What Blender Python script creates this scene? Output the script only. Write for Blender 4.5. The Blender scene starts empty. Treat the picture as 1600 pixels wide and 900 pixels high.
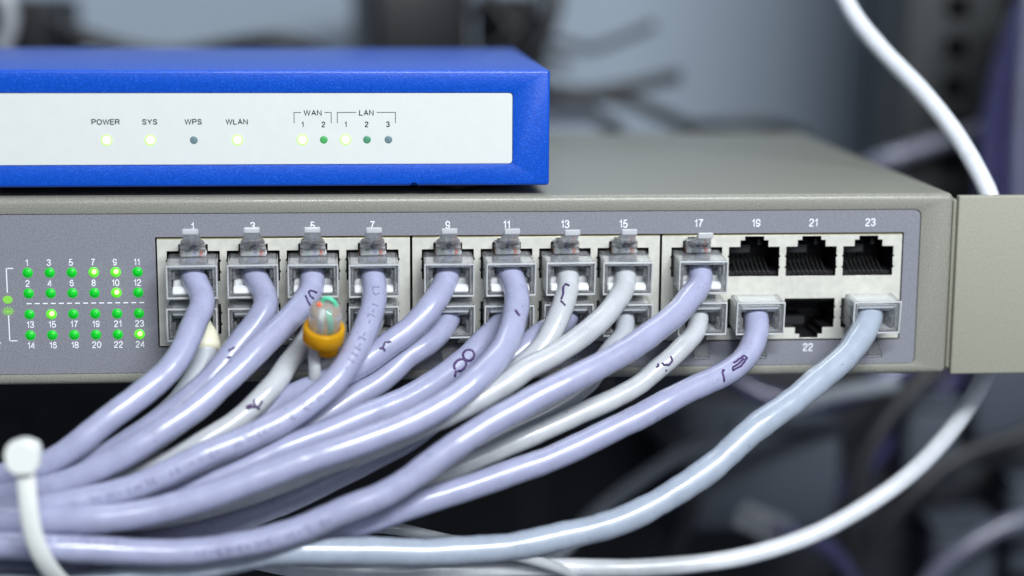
import bpy, bmesh, math, random
from mathutils import Vector, Matrix
random.seed(7)
S = bpy.context.scene
COL = S.collection
MM = 0.001

# ------------------------------------------------------------------ camera, world, lamps, exposure
CAM = (41.2611, -421.3201, 99.7681)            # millimetres
YAW, PITCH, ROLL, FPX = 0.08, -0.1804, 0.0053, 2813.49
cam = bpy.data.cameras.new('camera')
cam.sensor_width = 36.0
cam.lens = FPX * 36.0 / 1600.0
cam.clip_start, cam.clip_end = 0.02, 50.0
cam.dof.use_dof = True
cam.dof.focus_distance = 0.423
cam.dof.aperture_fstop = 4.4
cam.dof.aperture_blades = 9
camo = bpy.data.objects.new('camera', cam); COL.objects.link(camo)
fwd = Vector((math.sin(YAW)*math.cos(PITCH), math.cos(YAW)*math.cos(PITCH), math.sin(PITCH)))
rgt = Vector((math.cos(YAW), -math.sin(YAW), 0)); up = rgt.cross(fwd)
r2 = math.cos(ROLL)*rgt + math.sin(ROLL)*up; u2 = -math.sin(ROLL)*rgt + math.cos(ROLL)*up
m = Matrix((r2, u2, -fwd)).transposed().to_4x4(); m.translation = Vector(CAM)*MM
camo.matrix_world = m
S.camera = camo

w = bpy.data.worlds.new("World"); S.world = w; w.use_nodes = True
w.node_tree.nodes['Background'].inputs[0].default_value = (0.62, 0.72, 0.95, 1)
w.node_tree.nodes['Background'].inputs[1].default_value = 0.17

def area(name, loc, target, sx, sy, power, col=(1, 1, 1)):
    l = bpy.data.lights.new(name, 'AREA'); l.shape = 'RECTANGLE'; l.size = sx*MM; l.size_y = sy*MM
    l.energy = power; l.color = col
    o = bpy.data.objects.new(name, l); COL.objects.link(o)
    o.location = Vector(loc)*MM
    d = Vector(target) - Vector(loc)
    o.rotation_euler = d.to_track_quat('-Z', 'Y').to_euler()
    return o
area('ceiling_lamp', (280, -650, 570), (60, 20, 0), 620, 70, 12.8, (0.94, 0.975, 1.0))
area('front_fill', (500, -1000, 420), (60, 0, 10), 700, 500, 3.0, (0.95, 0.97, 1.0))  # unseen fill light added in front to lift the shadows
area('wall_fill', (150, 330, 900), (120, 520, 60), 700, 160, 3.0, (0.92, 0.96, 1.0))  # unseen light added overhead to brighten the rear wall

S.view_settings.view_transform = 'Standard'
S.view_settings.look = 'None'
S.view_settings.gamma = 1
S.view_settings.exposure = 0.0
cy = S.cycles
cy.use_denoising = True
cy.max_bounces = 12; cy.transmission_bounces = 12; cy.transparent_max_bounces = 16
cy.glossy_bounces = 6; cy.diffuse_bounces = 4
cy.sample_clamp_indirect = 6.0
cy.caustics_reflective = False; cy.caustics_refractive = True; cy.blur_glossy = 1.0

# ------------------------------------------------------------------ materials
def mat(name, col, rough=0.5, metal=0.0, spec=0.5, coat=0.0, grain=None, var=0.0, bump=0.0, bscale=600.0, emit=None, sheen=0.0):
    """Principled material; var: colour mottling, bump: noise bump, grain: fine flake contrast."""
    M = bpy.data.materials.new(name); M.use_nodes = True
    nt = M.node_tree; b = nt.nodes['Principled BSDF']
    b.inputs['Base Color'].default_value = (*col, 1)
    b.inputs['Roughness'].default_value = rough
    b.inputs['Metallic'].default_value = metal
    b.inputs['Specular IOR Level'].default_value = spec
    b.inputs['Coat Weight'].default_value = coat
    b.inputs['Coat Roughness'].default_value = 0.11
    tc = nt.nodes.new('ShaderNodeTexCoord')
    if var or grain:
        n = nt.nodes.new('ShaderNodeTexNoise'); n.inputs['Scale'].default_value = grain or bscale
        n.inputs['Detail'].default_value = 3.0
        nt.links.new(tc.outputs['Object'], n.inputs['Vector'])
        r = nt.nodes.new('ShaderNodeValToRGB')
        r.color_ramp.elements[0].position = 0.3; r.color_ramp.elements[1].position = 0.72
        r.color_ramp.elements[0].color = (*[c*(1-var) for c in col], 1)
        r.color_ramp.elements[1].color = (*[min(1, c*(1+var)) for c in col], 1)
        nt.links.new(n.outputs['Fac'], r.inputs['Fac']); nt.links.new(r.outputs['Color'], b.inputs['Base Color'])
    if bump:
        n2 = nt.nodes.new('ShaderNodeTexNoise'); n2.inputs['Scale'].default_value = bscale; n2.inputs['Detail'].default_value = 4.0
        nt.links.new(tc.outputs['Object'], n2.inputs['Vector'])
        bp = nt.nodes.new('ShaderNodeBump'); bp.inputs['Strength'].default_value = bump; bp.inputs['Distance'].default_value = 0.0004
        nt.links.new(n2.outputs['Fac'], bp.inputs['Height']); nt.links.new(bp.outputs['Normal'], b.inputs['Normal'])
    if emit:
        b.inputs['Emission Color'].default_value = (*emit[0], 1); b.inputs['Emission Strength'].default_value = emit[1]
    return M

def clear_plastic(name, tint=(1, 1, 1), glass=0.5, milk=0.12, rough=0.05, glint_streak=0.0):
    """Moulded clear polycarbonate: refracting glass, plain see-through and a little milkiness mixed; streaks imitate highlights."""
    M = bpy.data.materials.new(name); M.use_nodes = True; nt = M.node_tree; nt.nodes.clear()
    out = nt.nodes.new('ShaderNodeOutputMaterial')
    g = nt.nodes.new('ShaderNodeBsdfGlass'); g.inputs['IOR'].default_value = 1.5; g.inputs['Roughness'].default_value = rough
    g.inputs['Color'].default_value = (*tint, 1)
    t = nt.nodes.new('ShaderNodeBsdfTransparent'); t.inputs['Color'].default_value = (*tint, 1)
    d = nt.nodes.new('ShaderNodeBsdfDiffuse'); d.inputs['Color'].default_value = (*[0.95*c for c in tint], 1)
    tr = nt.nodes.new('ShaderNodeBsdfTranslucent'); tr.inputs['Color'].default_value = (*[0.95*c for c in tint], 1)
    gl = nt.nodes.new('ShaderNodeBsdfGlossy'); gl.inputs['Roughness'].default_value = max(.03, rough*.7)
    fr = nt.nodes.new('ShaderNodeFresnel'); fr.inputs['IOR'].default_value = 1.42
    tg = nt.nodes.new('ShaderNodeMixShader'); nt.links.new(fr.outputs[0], tg.inputs[0]); nt.links.new(t.outputs[0], tg.inputs[1]); nt.links.new(gl.outputs[0], tg.inputs[2])
    a = nt.nodes.new('ShaderNodeMixShader'); a.inputs[0].default_value = glass
    nt.links.new(tg.outputs[0], a.inputs[1]); nt.links.new(g.outputs[0], a.inputs[2])
    dd = nt.nodes.new('ShaderNodeMixShader'); dd.inputs[0].default_value = 0.35
    nt.links.new(d.outputs[0], dd.inputs[1]); nt.links.new(tr.outputs[0], dd.inputs[2])
    c = nt.nodes.new('ShaderNodeMixShader'); c.inputs[0].default_value = milk
    if glint_streak:  # stretched noise in the milk paints streaky highlights into the plastic
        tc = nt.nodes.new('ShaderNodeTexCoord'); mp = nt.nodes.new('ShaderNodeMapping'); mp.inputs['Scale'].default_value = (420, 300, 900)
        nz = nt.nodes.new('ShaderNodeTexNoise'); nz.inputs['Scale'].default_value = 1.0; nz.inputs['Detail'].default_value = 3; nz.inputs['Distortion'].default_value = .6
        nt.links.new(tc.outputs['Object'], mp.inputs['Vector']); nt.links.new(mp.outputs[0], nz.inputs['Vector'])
        mr = nt.nodes.new('ShaderNodeMapRange'); mr.inputs[1].default_value = .38; mr.inputs[2].default_value = .62; mr.inputs[3].default_value = max(0, milk-glint_streak); mr.inputs[4].default_value = min(1, milk+glint_streak)
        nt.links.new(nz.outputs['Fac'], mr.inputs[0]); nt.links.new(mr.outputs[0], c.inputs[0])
    nt.links.new(a.outputs[0], c.inputs[1]); nt.links.new(dd.outputs[0], c.inputs[2])
    nt.links.new(c.outputs[0], out.inputs[0])
    return M

def jacket(name, col, rough=0.27, bump=0.10):
    M = mat(name, col, rough=rough, spec=0.5, coat=0.55, var=0.07, bump=bump, bscale=260.0)
    nt = M.node_tree; b = nt.nodes['Principled BSDF']; tc = [n for n in nt.nodes if n.type == 'TEX_COORD'][0]
    n = nt.nodes.new('ShaderNodeTexNoise'); n.inputs['Scale'].default_value = 140; n.inputs['Detail'].default_value = 5
    nt.links.new(tc.outputs['Object'], n.inputs['Vector'])
    mr = nt.nodes.new('ShaderNodeMapRange'); mr.inputs[1].default_value = .3; mr.inputs[2].default_value = .7; mr.inputs[3].default_value = rough-.08; mr.inputs[4].default_value = rough+.14
    nt.links.new(n.outputs['Fac'], mr.inputs[0]); nt.links.new(mr.outputs[0], b.inputs['Roughness'])
    # sparse dark scuffs and dust specks
    v = nt.nodes.new('ShaderNodeTexNoise'); v.inputs['Scale'].default_value = 700; v.inputs['Detail'].default_value = 2
    nt.links.new(tc.outputs['Object'], v.inputs['Vector'])
    vr = nt.nodes.new('ShaderNodeMapRange'); vr.inputs[1].default_value = .70; vr.inputs[2].default_value = .76; vr.inputs[3].default_value = 0; vr.inputs[4].default_value = .55
    nt.links.new(v.outputs['Fac'], vr.inputs[0])
    mx = nt.nodes.new('ShaderNodeMix'); mx.data_type = 'RGBA'; mx.inputs['B'].default_value = (*[c*.35 for c in col], 1)
    old = b.inputs['Base Color'].links[0].from_socket
    nt.links.new(vr.outputs[0], mx.inputs['Factor']); nt.links.new(old, mx.inputs['A']); nt.links.new(mx.outputs['Result'], b.inputs['Base Color'])
    return M

BEIGE = mat('beige_grey_paint', (0.218, 0.220, 0.188), rough=0.42, spec=0.4, coat=0.2, grain=2600, var=0.22, bump=0.22, bscale=2600)
EAR = mat('beige_bracket_paint', (0.280, 0.278, 0.226), rough=0.55, spec=0.3, grain=2600, var=0.12, bump=0.15, bscale=2600)
FACE = mat('slate_grey_faceplate', (0.195, 0.200, 0.232), rough=0.5, spec=0.4, grain=3000, var=0.22, bump=0.12, bscale=3000)
BLUE = mat('blue_powder_paint', (0.0008, 0.064, 0.46), rough=0.34, spec=0.35, coat=0.12, grain=4200, var=0.28, bump=0.22, bscale=4200)
_r = [n for n in BLUE.node_tree.nodes if n.type == 'VALTORGB'][0].color_ramp
_e = _r.elements.new(0.62); _e.color = (0.0008, 0.072, 0.50, 1); _r.elements[-1].position = 0.80; _r.elements[-1].color = (0.07, 0.21, 0.75, 1)  # light-blue specks put the paint's sparkle into the base colour
PANEL = mat('ivory_panel', (0.575, 0.605, 0.59), rough=0.45, spec=0.3, var=0.015, bscale=300)
STEEL = mat('brushed_shield_steel', (0.70, 0.70, 0.63), rough=0.36, metal=0.35, var=0.08, bscale=500, bump=0.06)
BRASS = mat('brass_edge', (0.75, 0.66, 0.30), rough=0.3, metal=0.9)
BLACK = mat('black_plastic', (0.012, 0.012, 0.014), rough=0.4, spec=0.4)
CONTACT = mat('dull_contact_metal', (0.035, 0.035, 0.035), rough=0.55, metal=0.5)
INK = mat('dark_print_ink', (0.006, 0.009, 0.015), rough=0.6)
WHITEINK = mat('white_print_ink', (0.78, 0.80, 0.86), rough=0.6)
GREENINK = mat('green_print_ink', (0.20, 0.55, 0.06), rough=0.6, emit=((0.25, 0.8, 0.05), 0.08))  # faint emission makes the print glow though it is no lamp
PEN = mat('purple_marker_ink', (0.045, 0.018, 0.105), rough=0.5, var=0.3, bscale=900)
EMBOSS = mat('faded_jacket_print', (0.16, 0.165, 0.28), rough=0.5)
LEDOFF = mat('green_lamp_unlit', (0.002, 0.44, 0.020), rough=0.4, emit=((0.0, 0.6, 0.02), 0.16))  # unlit cover, faint emission put in to brighten its green
LEDON = mat('green_lamp_lit', (0.45, 0.9, 0.25), rough=0.3, emit=((0.55, 1.0, 0.22), 1.5))
LEDRIM = mat('green_lamp_glow', (0.05, 0.5, 0.02), rough=0.35, emit=((0.16, 0.95, 0.03), 0.62))
RLON = mat('pale_lamp_lit', (0.8, 0.9, 0.5), rough=0.3, emit=((0.92, 1.0, 0.62), 1.0))
RLRIM = mat('pale_lamp_glow', (0.34, 0.52, 0.20), rough=0.4, emit=((0.50, 0.95, 0.22), 0.48))
RLOFF = mat('grey_lamp_unlit', (0.12, 0.19, 0.21), rough=0.4)
RLGREEN = mat('green_lamp_dim', (0.05, 0.30, 0.09), rough=0.4, emit=((0.05, 0.6, 0.1), 0.08))
LAV = jacket('lavender_jacket', (0.300, 0.316, 0.455))
LAVD = jacket('dusty_lavender_jacket', (0.275, 0.290, 0.415))
WHT = jacket('off_white_jacket', (0.42, 0.44, 0.465))
GRYW = jacket('pale_grey_jacket', (0.37, 0.395, 0.435))
ICE = jacket('ice_blue_jacket', (0.305, 0.352, 0.425), rough=0.25, bump=0.22)
CREAM = mat('cream_tape', (0.66, 0.65, 0.50), rough=0.55, bump=0.3, bscale=500)
CLEAR = clear_plastic('clear_plug_plastic', (0.98, 0.99, 1.0), glass=0.78, milk=0.15, rough=0.015)
CLEARL = clear_plastic('clear_latch_plastic', (0.98, 0.99, 1.0), glass=0.55, milk=0.14, rough=0.02)
FROST = clear_plastic('frosted_latch_plastic', (0.96, 0.98, 1.0), glass=0.35, milk=0.55, rough=0.2)
BARM = clear_plastic('bar_glint_plastic', (0.97, 0.985, 1.0), glass=0.4, milk=0.90, rough=0.1)  # near-white milk stands in for lamp reflections on the bars
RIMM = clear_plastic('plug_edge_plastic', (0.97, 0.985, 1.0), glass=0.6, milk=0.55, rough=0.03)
LINERM = clear_plastic('bright_liner_plastic', (0.97, 0.985, 1.0), glass=0.3, milk=0.62, rough=0.05, glint_streak=0.25)
INNER = clear_plastic('plug_inner_plastic', (0.97, 0.985, 1.0), glass=0.6, milk=0.33, rough=0.03, glint_streak=0.2)
CLEARD = clear_plastic('thin_clear_plastic', (0.98, 0.99, 1.0), glass=0.25, milk=0.04)
CAPM = clear_plastic('clear_cap_plastic', (0.97, 0.99, 0.98), glass=0.7, milk=0.24, rough=0.02)
AMBER = clear_plastic('amber_plastic', (1.0, 0.56, 0.02), glass=0.5, milk=0.62, rough=0.06)
NYLON = mat('white_nylon', (0.70, 0.73, 0.70), rough=0.4, spec=0.4, bump=0.05)
WIRES = {k: mat(k + '_wire_insulation', c, rough=0.4) for k, c in dict(green=(0.03, 0.36, 0.18), blue=(0.03, 0.11, 0.45), orange=(0.80, 0.12, 0.05),
         brown=(0.16, 0.07, 0.03), white=(0.75, 0.76, 0.76)).items()}
WIRES['mint'] = mat('mint_wire_insulation', (0.08, 0.55, 0.32), rough=0.4)
WALL = mat('blue_grey_wall', (0.335, 0.40, 0.475), rough=0.8, spec=0.15, var=0.05, bscale=6)
DARKCASE = mat('dark_rack_metal', (0.012, 0.014, 0.019), rough=0.6, var=0.3, bscale=20)
POST = mat('dark_post_metal', (0.026, 0.030, 0.031), rough=0.5, var=0.2, bscale=40)
GREYCASE = mat('grey_case', (0.048, 0.058, 0.078), rough=0.7, var=0.15, bscale=15)
BLKCAB = mat('black_rubber', (0.014, 0.015, 0.017), rough=0.5)
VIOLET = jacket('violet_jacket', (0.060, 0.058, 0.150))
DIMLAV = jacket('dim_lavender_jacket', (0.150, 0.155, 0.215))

# ------------------------------------------------------------------ helpers
def obj(name, mesh, m, parent=None, smooth=None):
    if m is not None:
        mesh.materials.clear()
        for x in (m if isinstance(m, (list, tuple)) else [m]): mesh.materials.append(x)
    o = bpy.data.objects.new(name, mesh); COL.objects.link(o)
    if parent is not None: o.parent = parent
    if smooth is not None:
        for p in mesh.polygons: p.use_smooth = smooth
    return o

def tag(o, label, cat, group=None, kind=None):
    if label: o['label'] = label
    if cat: o['category'] = cat
    if group: o['group'] = group
    if kind: o['kind'] = kind
    return o

def thing(name, loc, label, cat, group=None):
    o = bpy.data.objects.new(name, None); COL.objects.link(o)
    o.location = Vector(loc)*MM; o.empty_display_size = 0.005
    return tag(o, label, cat, group)

def finish(bm, name, off=(0, 0, 0)):
    """bmesh in millimetres -> mesh in metres, relative to off."""
    me = bpy.data.meshes.new(name)
    bmesh.ops.translate(bm, verts=bm.verts, vec=-Vector(off))
    bmesh.ops.scale(bm, verts=bm.verts, vec=(MM, MM, MM))
    bmesh.ops.recalc_face_normals(bm, faces=bm.faces)
    bm.to_mesh(me); bm.free(); return me

def box(bm, x0, x1, y0, y1, z0, z1, bev=0.0, seg=2):
    vs = [bm.verts.new((x, y, z)) for x in (x0, x1) for y in (y0, y1) for z in (z0, z1)]
    f = [(0,1,3,2),(4,6,7,5),(0,4,5,1),(2,3,7,6),(0,2,6,4),(1,5,7,3)]
    fs = [bm.faces.new([vs[i] for i in q]) for q in f]
    if bev:
        es = list({e for q in fs for e in q.edges})
        bmesh.ops.bevel(bm, geom=es, offset=bev, segments=seg, affect='EDGES', profile=0.5)
    return vs

def prism(bm, loop, y0, y1):
    """closed loop of (x,z) extruded from y0 to y1"""
    a = [bm.verts.new((x, y0, z)) for x, z in loop]; b = [bm.verts.new((x, y1, z)) for x, z in loop]
    bm.faces.new(a); bm.faces.new(b[::-1])
    for i in range(len(loop)):
        j = (i+1) % len(loop); bm.faces.new((a[i], b[i], b[j], a[j]))

def rrect(x0, x1, z0, z1, r, n=5):
    pts = []
    for cx, cz, a0 in ((x1-r, z1-r, 0), (x0+r, z1-r, 90), (x0+r, z0+r, 180), (x1-r, z0+r, 270)):
        for k in range(n+1):
            a = math.radians(a0 + 90*k/n); pts.append((cx + r*math.cos(a), cz + r*math.sin(a)))
    return pts

def plate(name, outer, holes, y0, y1, bev=0.0, off=(0, 0, 0)):
    """flat plate facing -y with holes, from a filled 2D curve (bevelled rim), returned as a mesh"""
    cu = bpy.data.curves.new(name, 'CURVE'); cu.dimensions = '2D'; cu.fill_mode = 'BOTH'
    th = (y1 - y0)
    cu.extrude = (th/2 - bev)*MM; cu.bevel_depth = bev*MM; cu.bevel_resolution = 2; cu.offset = -bev*MM
    for lp in [outer] + holes:
        s = cu.splines.new('POLY'); s.points.add(len(lp)-1); s.use_cyclic_u = True
        for p, (x, z) in zip(s.points, lp): p.co = ((x-off[0])*MM, (z-off[2])*MM, 0, 1)
    o = bpy.data.objects.new(name, cu); COL.objects.link(o)
    dg = bpy.context.evaluated_depsgraph_get()
    me = bpy.data.meshes.new_from_object(o.evaluated_get(dg))
    bpy.data.objects.remove(o); bpy.data.curves.remove(cu)
    me.transform(Matrix.Translation((0, ((y0+y1)/2-off[1])*MM, 0)) @ Matrix.Rotation(math.radians(90), 4, 'X'))
    return me

GLYPH = {
 '0': (.56, [[(.28+.28*math.cos(t), .5+.5*math.sin(t)) for t in [math.pi*2*k/16 for k in range(17)]]]),
 '1': (.30, [[(.0, .74), (.16, .80), (.26, 1.0), (.26, 0)]]),
 '2': (.54, [[(.0, .70), (.05, .90), (.26, 1.0), (.48, .90), (.52, .70), (.42, .50), (.12, .26), (.0, .04), (.04, .0), (.54, .0)]]),
 '3': (.54, [[(.0, .76), (.08, .94), (.27, 1.0), (.46, .92), (.50, .74), (.40, .57), (.22, .53)], [(.22, .53), (.44, .48), (.54, .27), (.44, .07), (.26, 0), (.07, .07), (.0, .26)]]),
 '4': (.56, [[(.56, .26), (.0, .26), (.40, 1.0), (.42, .98), (.42, 0)]]),
 '5': (.54, [[(.50, 1.0), (.11, 1.0), (.04, .48), (.26, .62), (.47, .52), (.54, .31), (.44, .07), (.25, 0), (.07, .07), (.0, .22)]]),
 '6': (.54, [[(.50, .78), (.42, .95), (.27, 1.0), (.08, .86), (.0, .50), (.04, .16), (.26, 0), (.46, .10), (.54, .32), (.45, .54), (.27, .62), (.08, .52), (.01, .34)]]),
 '7': (.52, [[(.0, 1.0), (.52, 1.0), (.30, .62), (.16, 0)]]),
 '8': (.54, [[(.27, .53), (.07, .62), (.03, .77), (.10, .94), (.27, 1.0), (.44, .94), (.51, .77), (.47, .62), (.27, .53)], [(.27, .53), (.06, .45), (.0, .27), (.08, .07), (.27, 0), (.46, .07), (.54, .27), (.48, .45), (.27, .53)]]),
 '9': (.54, [[(.04, .22), (.12, .05), (.27, 0), (.46, .14), (.54, .50), (.50, .84), (.28, 1.0), (.08, .90), (.0, .68), (.09, .46), (.27, .38), (.46, .48), (.53, .66)]]),
 'P': (.58, [[(.0, 0), (.0, 1.0), (.38, 1.0), (.54, .92), (.58, .74), (.54, .56), (.38, .47), (.0, .47)]]),
 'O': (.74, [[(.37+.37*math.cos(t), .5+.5*math.sin(t)) for t in [math.pi*2*k/18 for k in range(19)]]]),
 'W': (.96, [[(.0, 1.0), (.24, 0), (.48, 1.0), (.72, 0), (.96, 1.0)]]),
 'E': (.56, [[(.56, 1.0), (.0, 1.0), (.0, 0), (.57, 0)], [(.0, .52), (.52, .52)]]),
 'R': (.60, [[(.0, 0), (.0, 1.0), (.40, 1.0), (.56, .92), (.60, .74), (.54, .58), (.40, .52), (.0, .52)], [(.36, .52), (.50, .42), (.54, .12), (.60, 0)]]),
 'S': (.58, [[(.55, .72), (.48, .92), (.29, 1.0), (.09, .92), (.03, .74), (.12, .59), (.44, .45), (.56, .28), (.49, .07), (.29, 0), (.08, .07), (.0, .28)]]),
 'Y': (.64, [[(.0, 1.0), (.32, .44), (.64, 1.0)], [(.32, .44), (.32, 0)]]),
 'L': (.50, [[(.0, 1.0), (.0, 0), (.50, 0)]]),
 'A': (.66, [[(.0, 0), (.33, 1.0), (.66, 0)], [(.12, .34), (.54, .34)]]),
 'N': (.60, [[(.0, 0), (.0, 1.0), (.60, 0), (.60, 1.0)]]),
 'T': (.60, [[(.0, 1.0), (.60, 1.0)], [(.30, 1.0), (.30, 0)]]),
}
def ribbon(bm, P, wd, y):
    n = len(P); closed = (V2(P[0]) - V2(P[-1])).length < 1e-6; L = []; Rr = []
    for i in range(n):
        a = V2(P[i-1]) if i else (V2(P[-2]) if closed else None); b = V2(P[i+1]) if i < n-1 else (V2(P[1]) if closed else None); c = V2(P[i])
        d1 = (c-a).normalized() if a is not None else None; d2 = (b-c).normalized() if b is not None else None
        d1 = d1 or d2; d2 = d2 or d1
        n1 = Vector((-d1.y, d1.x)); n2 = Vector((-d2.y, d2.x)); mt = (n1+n2)
        if mt.length < .2: mt = n1
        mt.normalize(); k = min(2.2, 1/max(.3, mt.dot(n1)))
        L.append(c + mt*wd/2*k); Rr.append(c - mt*wd/2*k)
    l = [bm.verts.new((q.x, y, q.y)) for q in L]; r = [bm.verts.new((q.x, y, q.y)) for q in Rr]
    for i in range(n-1): bm.faces.new((l[i], r[i], r[i+1], l[i+1]))
def V2(p): return Vector((p[0], p[1]))

def text_mesh(items, y, off=(0, 0, 0), lines=(), WT=.128):
    """items: (string, centre x, centre z, cap height, width or None) printed on a face at depth y; one mesh. lines: (x0,z0,x1,z1,width)"""
    bm = bmesh.new()
    for s, cx, cz, h, wid in items:
        gap = .24; tot = sum(GLYPH[c][0] for c in s) + gap*(len(s)-1)
        hh = h*.88; kx = (wid-.12*h)/tot if wid else hh; x = cx - tot*kx/2; j = 0
        for c in s:
            for st in GLYPH[c][1]:
                ribbon(bm, [(x + px*kx, cz - hh/2 + pz*hh) for px, pz in st], WT*h, y - .004*j); j = (j+1) % 3
            x += (GLYPH[c][0] + gap)*kx
    for x0, z0, x1, z1, wd in lines:
        d = Vector((x1-x0, 0, z1-z0)).normalized(); n = Vector((-d.z, 0, d.x))*wd/2; a = Vector((x0, y, z0)); b = Vector((x1, y, z1))
        bm.faces.new([bm.verts.new(q) for q in (a-n, b-n, b+n, a+n)])
    me = bpy.data.meshes.new('lettering')
    bmesh.ops.translate(bm, verts=bm.verts, vec=-Vector(off)); bmesh.ops.scale(bm, verts=bm.verts, vec=(MM,)*3)
    for f in bm.faces:
        f.normal_update()
        if f.normal.y > 0: f.normal_flip()
    bm.to_mesh(me); bm.free(); return me

def dome(bm, cx, cz, y, r, h, n=18):
    """lens-shaped lamp cover bulging to -y"""
    rings = []
    for k in range(5):
        a = k/5*math.pi/2
        rings.append([bm.verts.new((cx + r*math.cos(a)*math.cos(t), y - h*math.sin(a), cz + r*math.cos(a)*math.sin(t))) for t in [2*math.pi*i/n for i in range(n)]])
    tip = bm.verts.new((cx, y-h, cz))
    for A, B in zip(rings, rings[1:]):
        for i in range(n): bm.faces.new((A[i], A[(i+1) % n], B[(i+1) % n], B[i]))
    for i in range(n): bm.faces.new((rings[-1][i], rings[-1][(i+1) % n], tip))

def spline(P, step):
    """centripetal Catmull-Rom through P resampled at about step"""
    P = [Vector(p) for p in P]; Q = [2*P[0]-P[1]] + P + [2*P[-1]-P[-2]]; out = []
    for i in range(1, len(Q)-2):
        a, b, c, d = Q[i-1:i+3]
        ta = 0; tb = ta + max(1e-6, (b-a).length)**.5; tc = tb + max(1e-6, (c-b).length)**.5; td = tc + max(1e-6, (d-c).length)**.5
        n = max(2, int((c-b).length/step))
        for k in range(n):
            t = tb + (tc-tb)*k/n
            A1 = (tb-t)/(tb-ta)*a + (t-ta)/(tb-ta)*b; A2 = (tc-t)/(tc-tb)*b + (t-tb)/(tc-tb)*c; A3 = (td-t)/(td-tc)*c + (t-tc)/(td-tc)*d
            B1 = (tc-t)/(tc-ta)*A1 + (t-ta)/(tc-ta)*A2; B2 = (td-t)/(td-tb)*A2 + (t-tb)/(td-tb)*A3
            out.append((tc-t)/(tc-tb)*B1 + (t-tb)/(tc-tb)*B2)
    return out + [P[-1]]

def tube(bm, pts, r, n=18, wob=0.0, seed=0, caps=True, flat=None):
    """tube along pts; wob: slight swelling of the jacket; flat=(w,t): a strap of that width and thickness instead"""
    rnd = random.Random(seed); ph = [rnd.uniform(0, 6.28) for _ in range(6)]
    T = [(pts[min(i+1, len(pts)-1)] - pts[max(i-1, 0)]).normalized() for i in range(len(pts))]
    N = T[0].cross(Vector((0, 0, 1)));
    if N.length < .1: N = T[0].cross(Vector((0, 1, 0)))
    N.normalize(); rings = []; L = 0.0
    for i, p in enumerate(pts):
        if i:
            L += (p - pts[i-1]).length
            N = (N - T[i]*N.dot(T[i])).normalized()
        B = T[i].cross(N)
        k = 1 + wob*(0.5*math.sin(L*0.33+ph[0]) + 0.35*math.sin(L*0.71+ph[1]) + 0.3*math.sin(L*1.3+ph[2]))
        off = N*(wob*r*0.8*math.sin(L*0.27+ph[3])) + B*(wob*r*0.8*math.sin(L*0.21+ph[4]))
        ring = []
        for j in range(n):
            a = 2*math.pi*j/n
            ring.append(bm.verts.new(p + off + (N*math.cos(a) + B*math.sin(a))*r*k))
        rings.append(ring)
    for A, B_ in zip(rings, rings[1:]):
        for j in range(n): bm.faces.new((A[j], A[(j+1) % n], B_[(j+1) % n], B_[j]))
    if caps: bm.faces.new(rings[0][::-1]); bm.faces.new(rings[-1])

def strap(bm, pts, wvecs, width, thick):
    rings = []
    for i, p in enumerate(pts):
        T = (pts[min(i+1, len(pts)-1)] - pts[max(i-1, 0)]).normalized()
        W = wvecs[i]; W = (W - T*W.dot(T)).normalized(); Nn = T.cross(W)
        rings.append([bm.verts.new(p + W*a*width/2 + Nn*b*thick/2) for a, b in ((-1, -.6), (-.85, -1), (.85, -1), (1, -.6), (1, .6), (.85, 1), (-.85, 1), (-1, .6))])
    for A, B in zip(rings, rings[1:]):
        for j in range(8): bm.faces.new((A[j], A[(j+1) % 8], B[(j+1) % 8], B[j]))
    bm.faces.new(rings[0][::-1]); bm.faces.new(rings[-1])

def lathe(bm, prof, axis, base, n=32):
    """prof: (radius, height) along axis from base"""
    ax = Vector(axis).normalized(); e1 = ax.orthogonal().normalized(); e2 = ax.cross(e1); rings = []
    for r, h in prof:
        rings.append([bm.verts.new(Vector(base) + ax*h + (e1*math.cos(2*math.pi*i/n) + e2*math.sin(2*math.pi*i/n))*r) for i in range(n)])
    for A, B in zip(rings, rings[1:]):
        for i in range(n): bm.faces.new((A[i], A[(i+1) % n], B[(i+1) % n], B[i]))
    bm.faces.new(rings[0][::-1]); bm.faces.new(rings[-1])

def modded(bm, name, mods, off=(0, 0, 0)):
    """apply modifiers (callables on the object) and return the evaluated mesh"""
    o = bpy.data.objects.new(name, finish(bm, name)); COL.objects.link(o)
    for f in mods: f(o)
    me = bpy.data.meshes.new_from_object(o.evaluated_get(bpy.context.evaluated_depsgraph_get()))
    bpy.data.objects.remove(o); me.transform(Matrix.Translation(-Vector(off)*MM)); return me

def bevel_mod(wd, seg, ang=40):
    def f(o):
        b = o.modifiers.new('b', 'BEVEL'); b.width = wd*MM; b.segments = seg; b.limit_method = 'ANGLE'; b.angle_limit = math.radians(ang); b.use_clamp_overlap = True
    return f

CUTTERS = []
def cut_mod(bm, off=(0, 0, 0)):
    c = bpy.data.objects.new('cutter', finish(bm, 'cutter', off)); COL.objects.link(c); CUTTERS.append(c)
    def f(o):
        b = o.modifiers.new('c', 'BOOLEAN'); b.object = c; b.operation = 'DIFFERENCE'; b.solver = 'EXACT'
    return f
def drop_cutters():
    while CUTTERS: bpy.data.objects.remove(CUTTERS.pop())

def autosmooth(o, ang=35):
    me = o.data
    for p in me.polygons: p.use_smooth = p.area < 9e-6
    me.set_sharp_from_angle(angle=math.radians(ang))
    return o

V = Vector
# ------------------------------------------------------------------ the setting
def plain(name, bmf, m, parent=None, off=(0, 0, 0)):
    bm = bmesh.new(); bmf(bm); return obj(name, finish(bm, name, off), m, parent)

wl = plain('wall', lambda b: box(b, -900, 900, 520, 540, -500, 900), WALL); wl['kind'] = 'structure'

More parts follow.
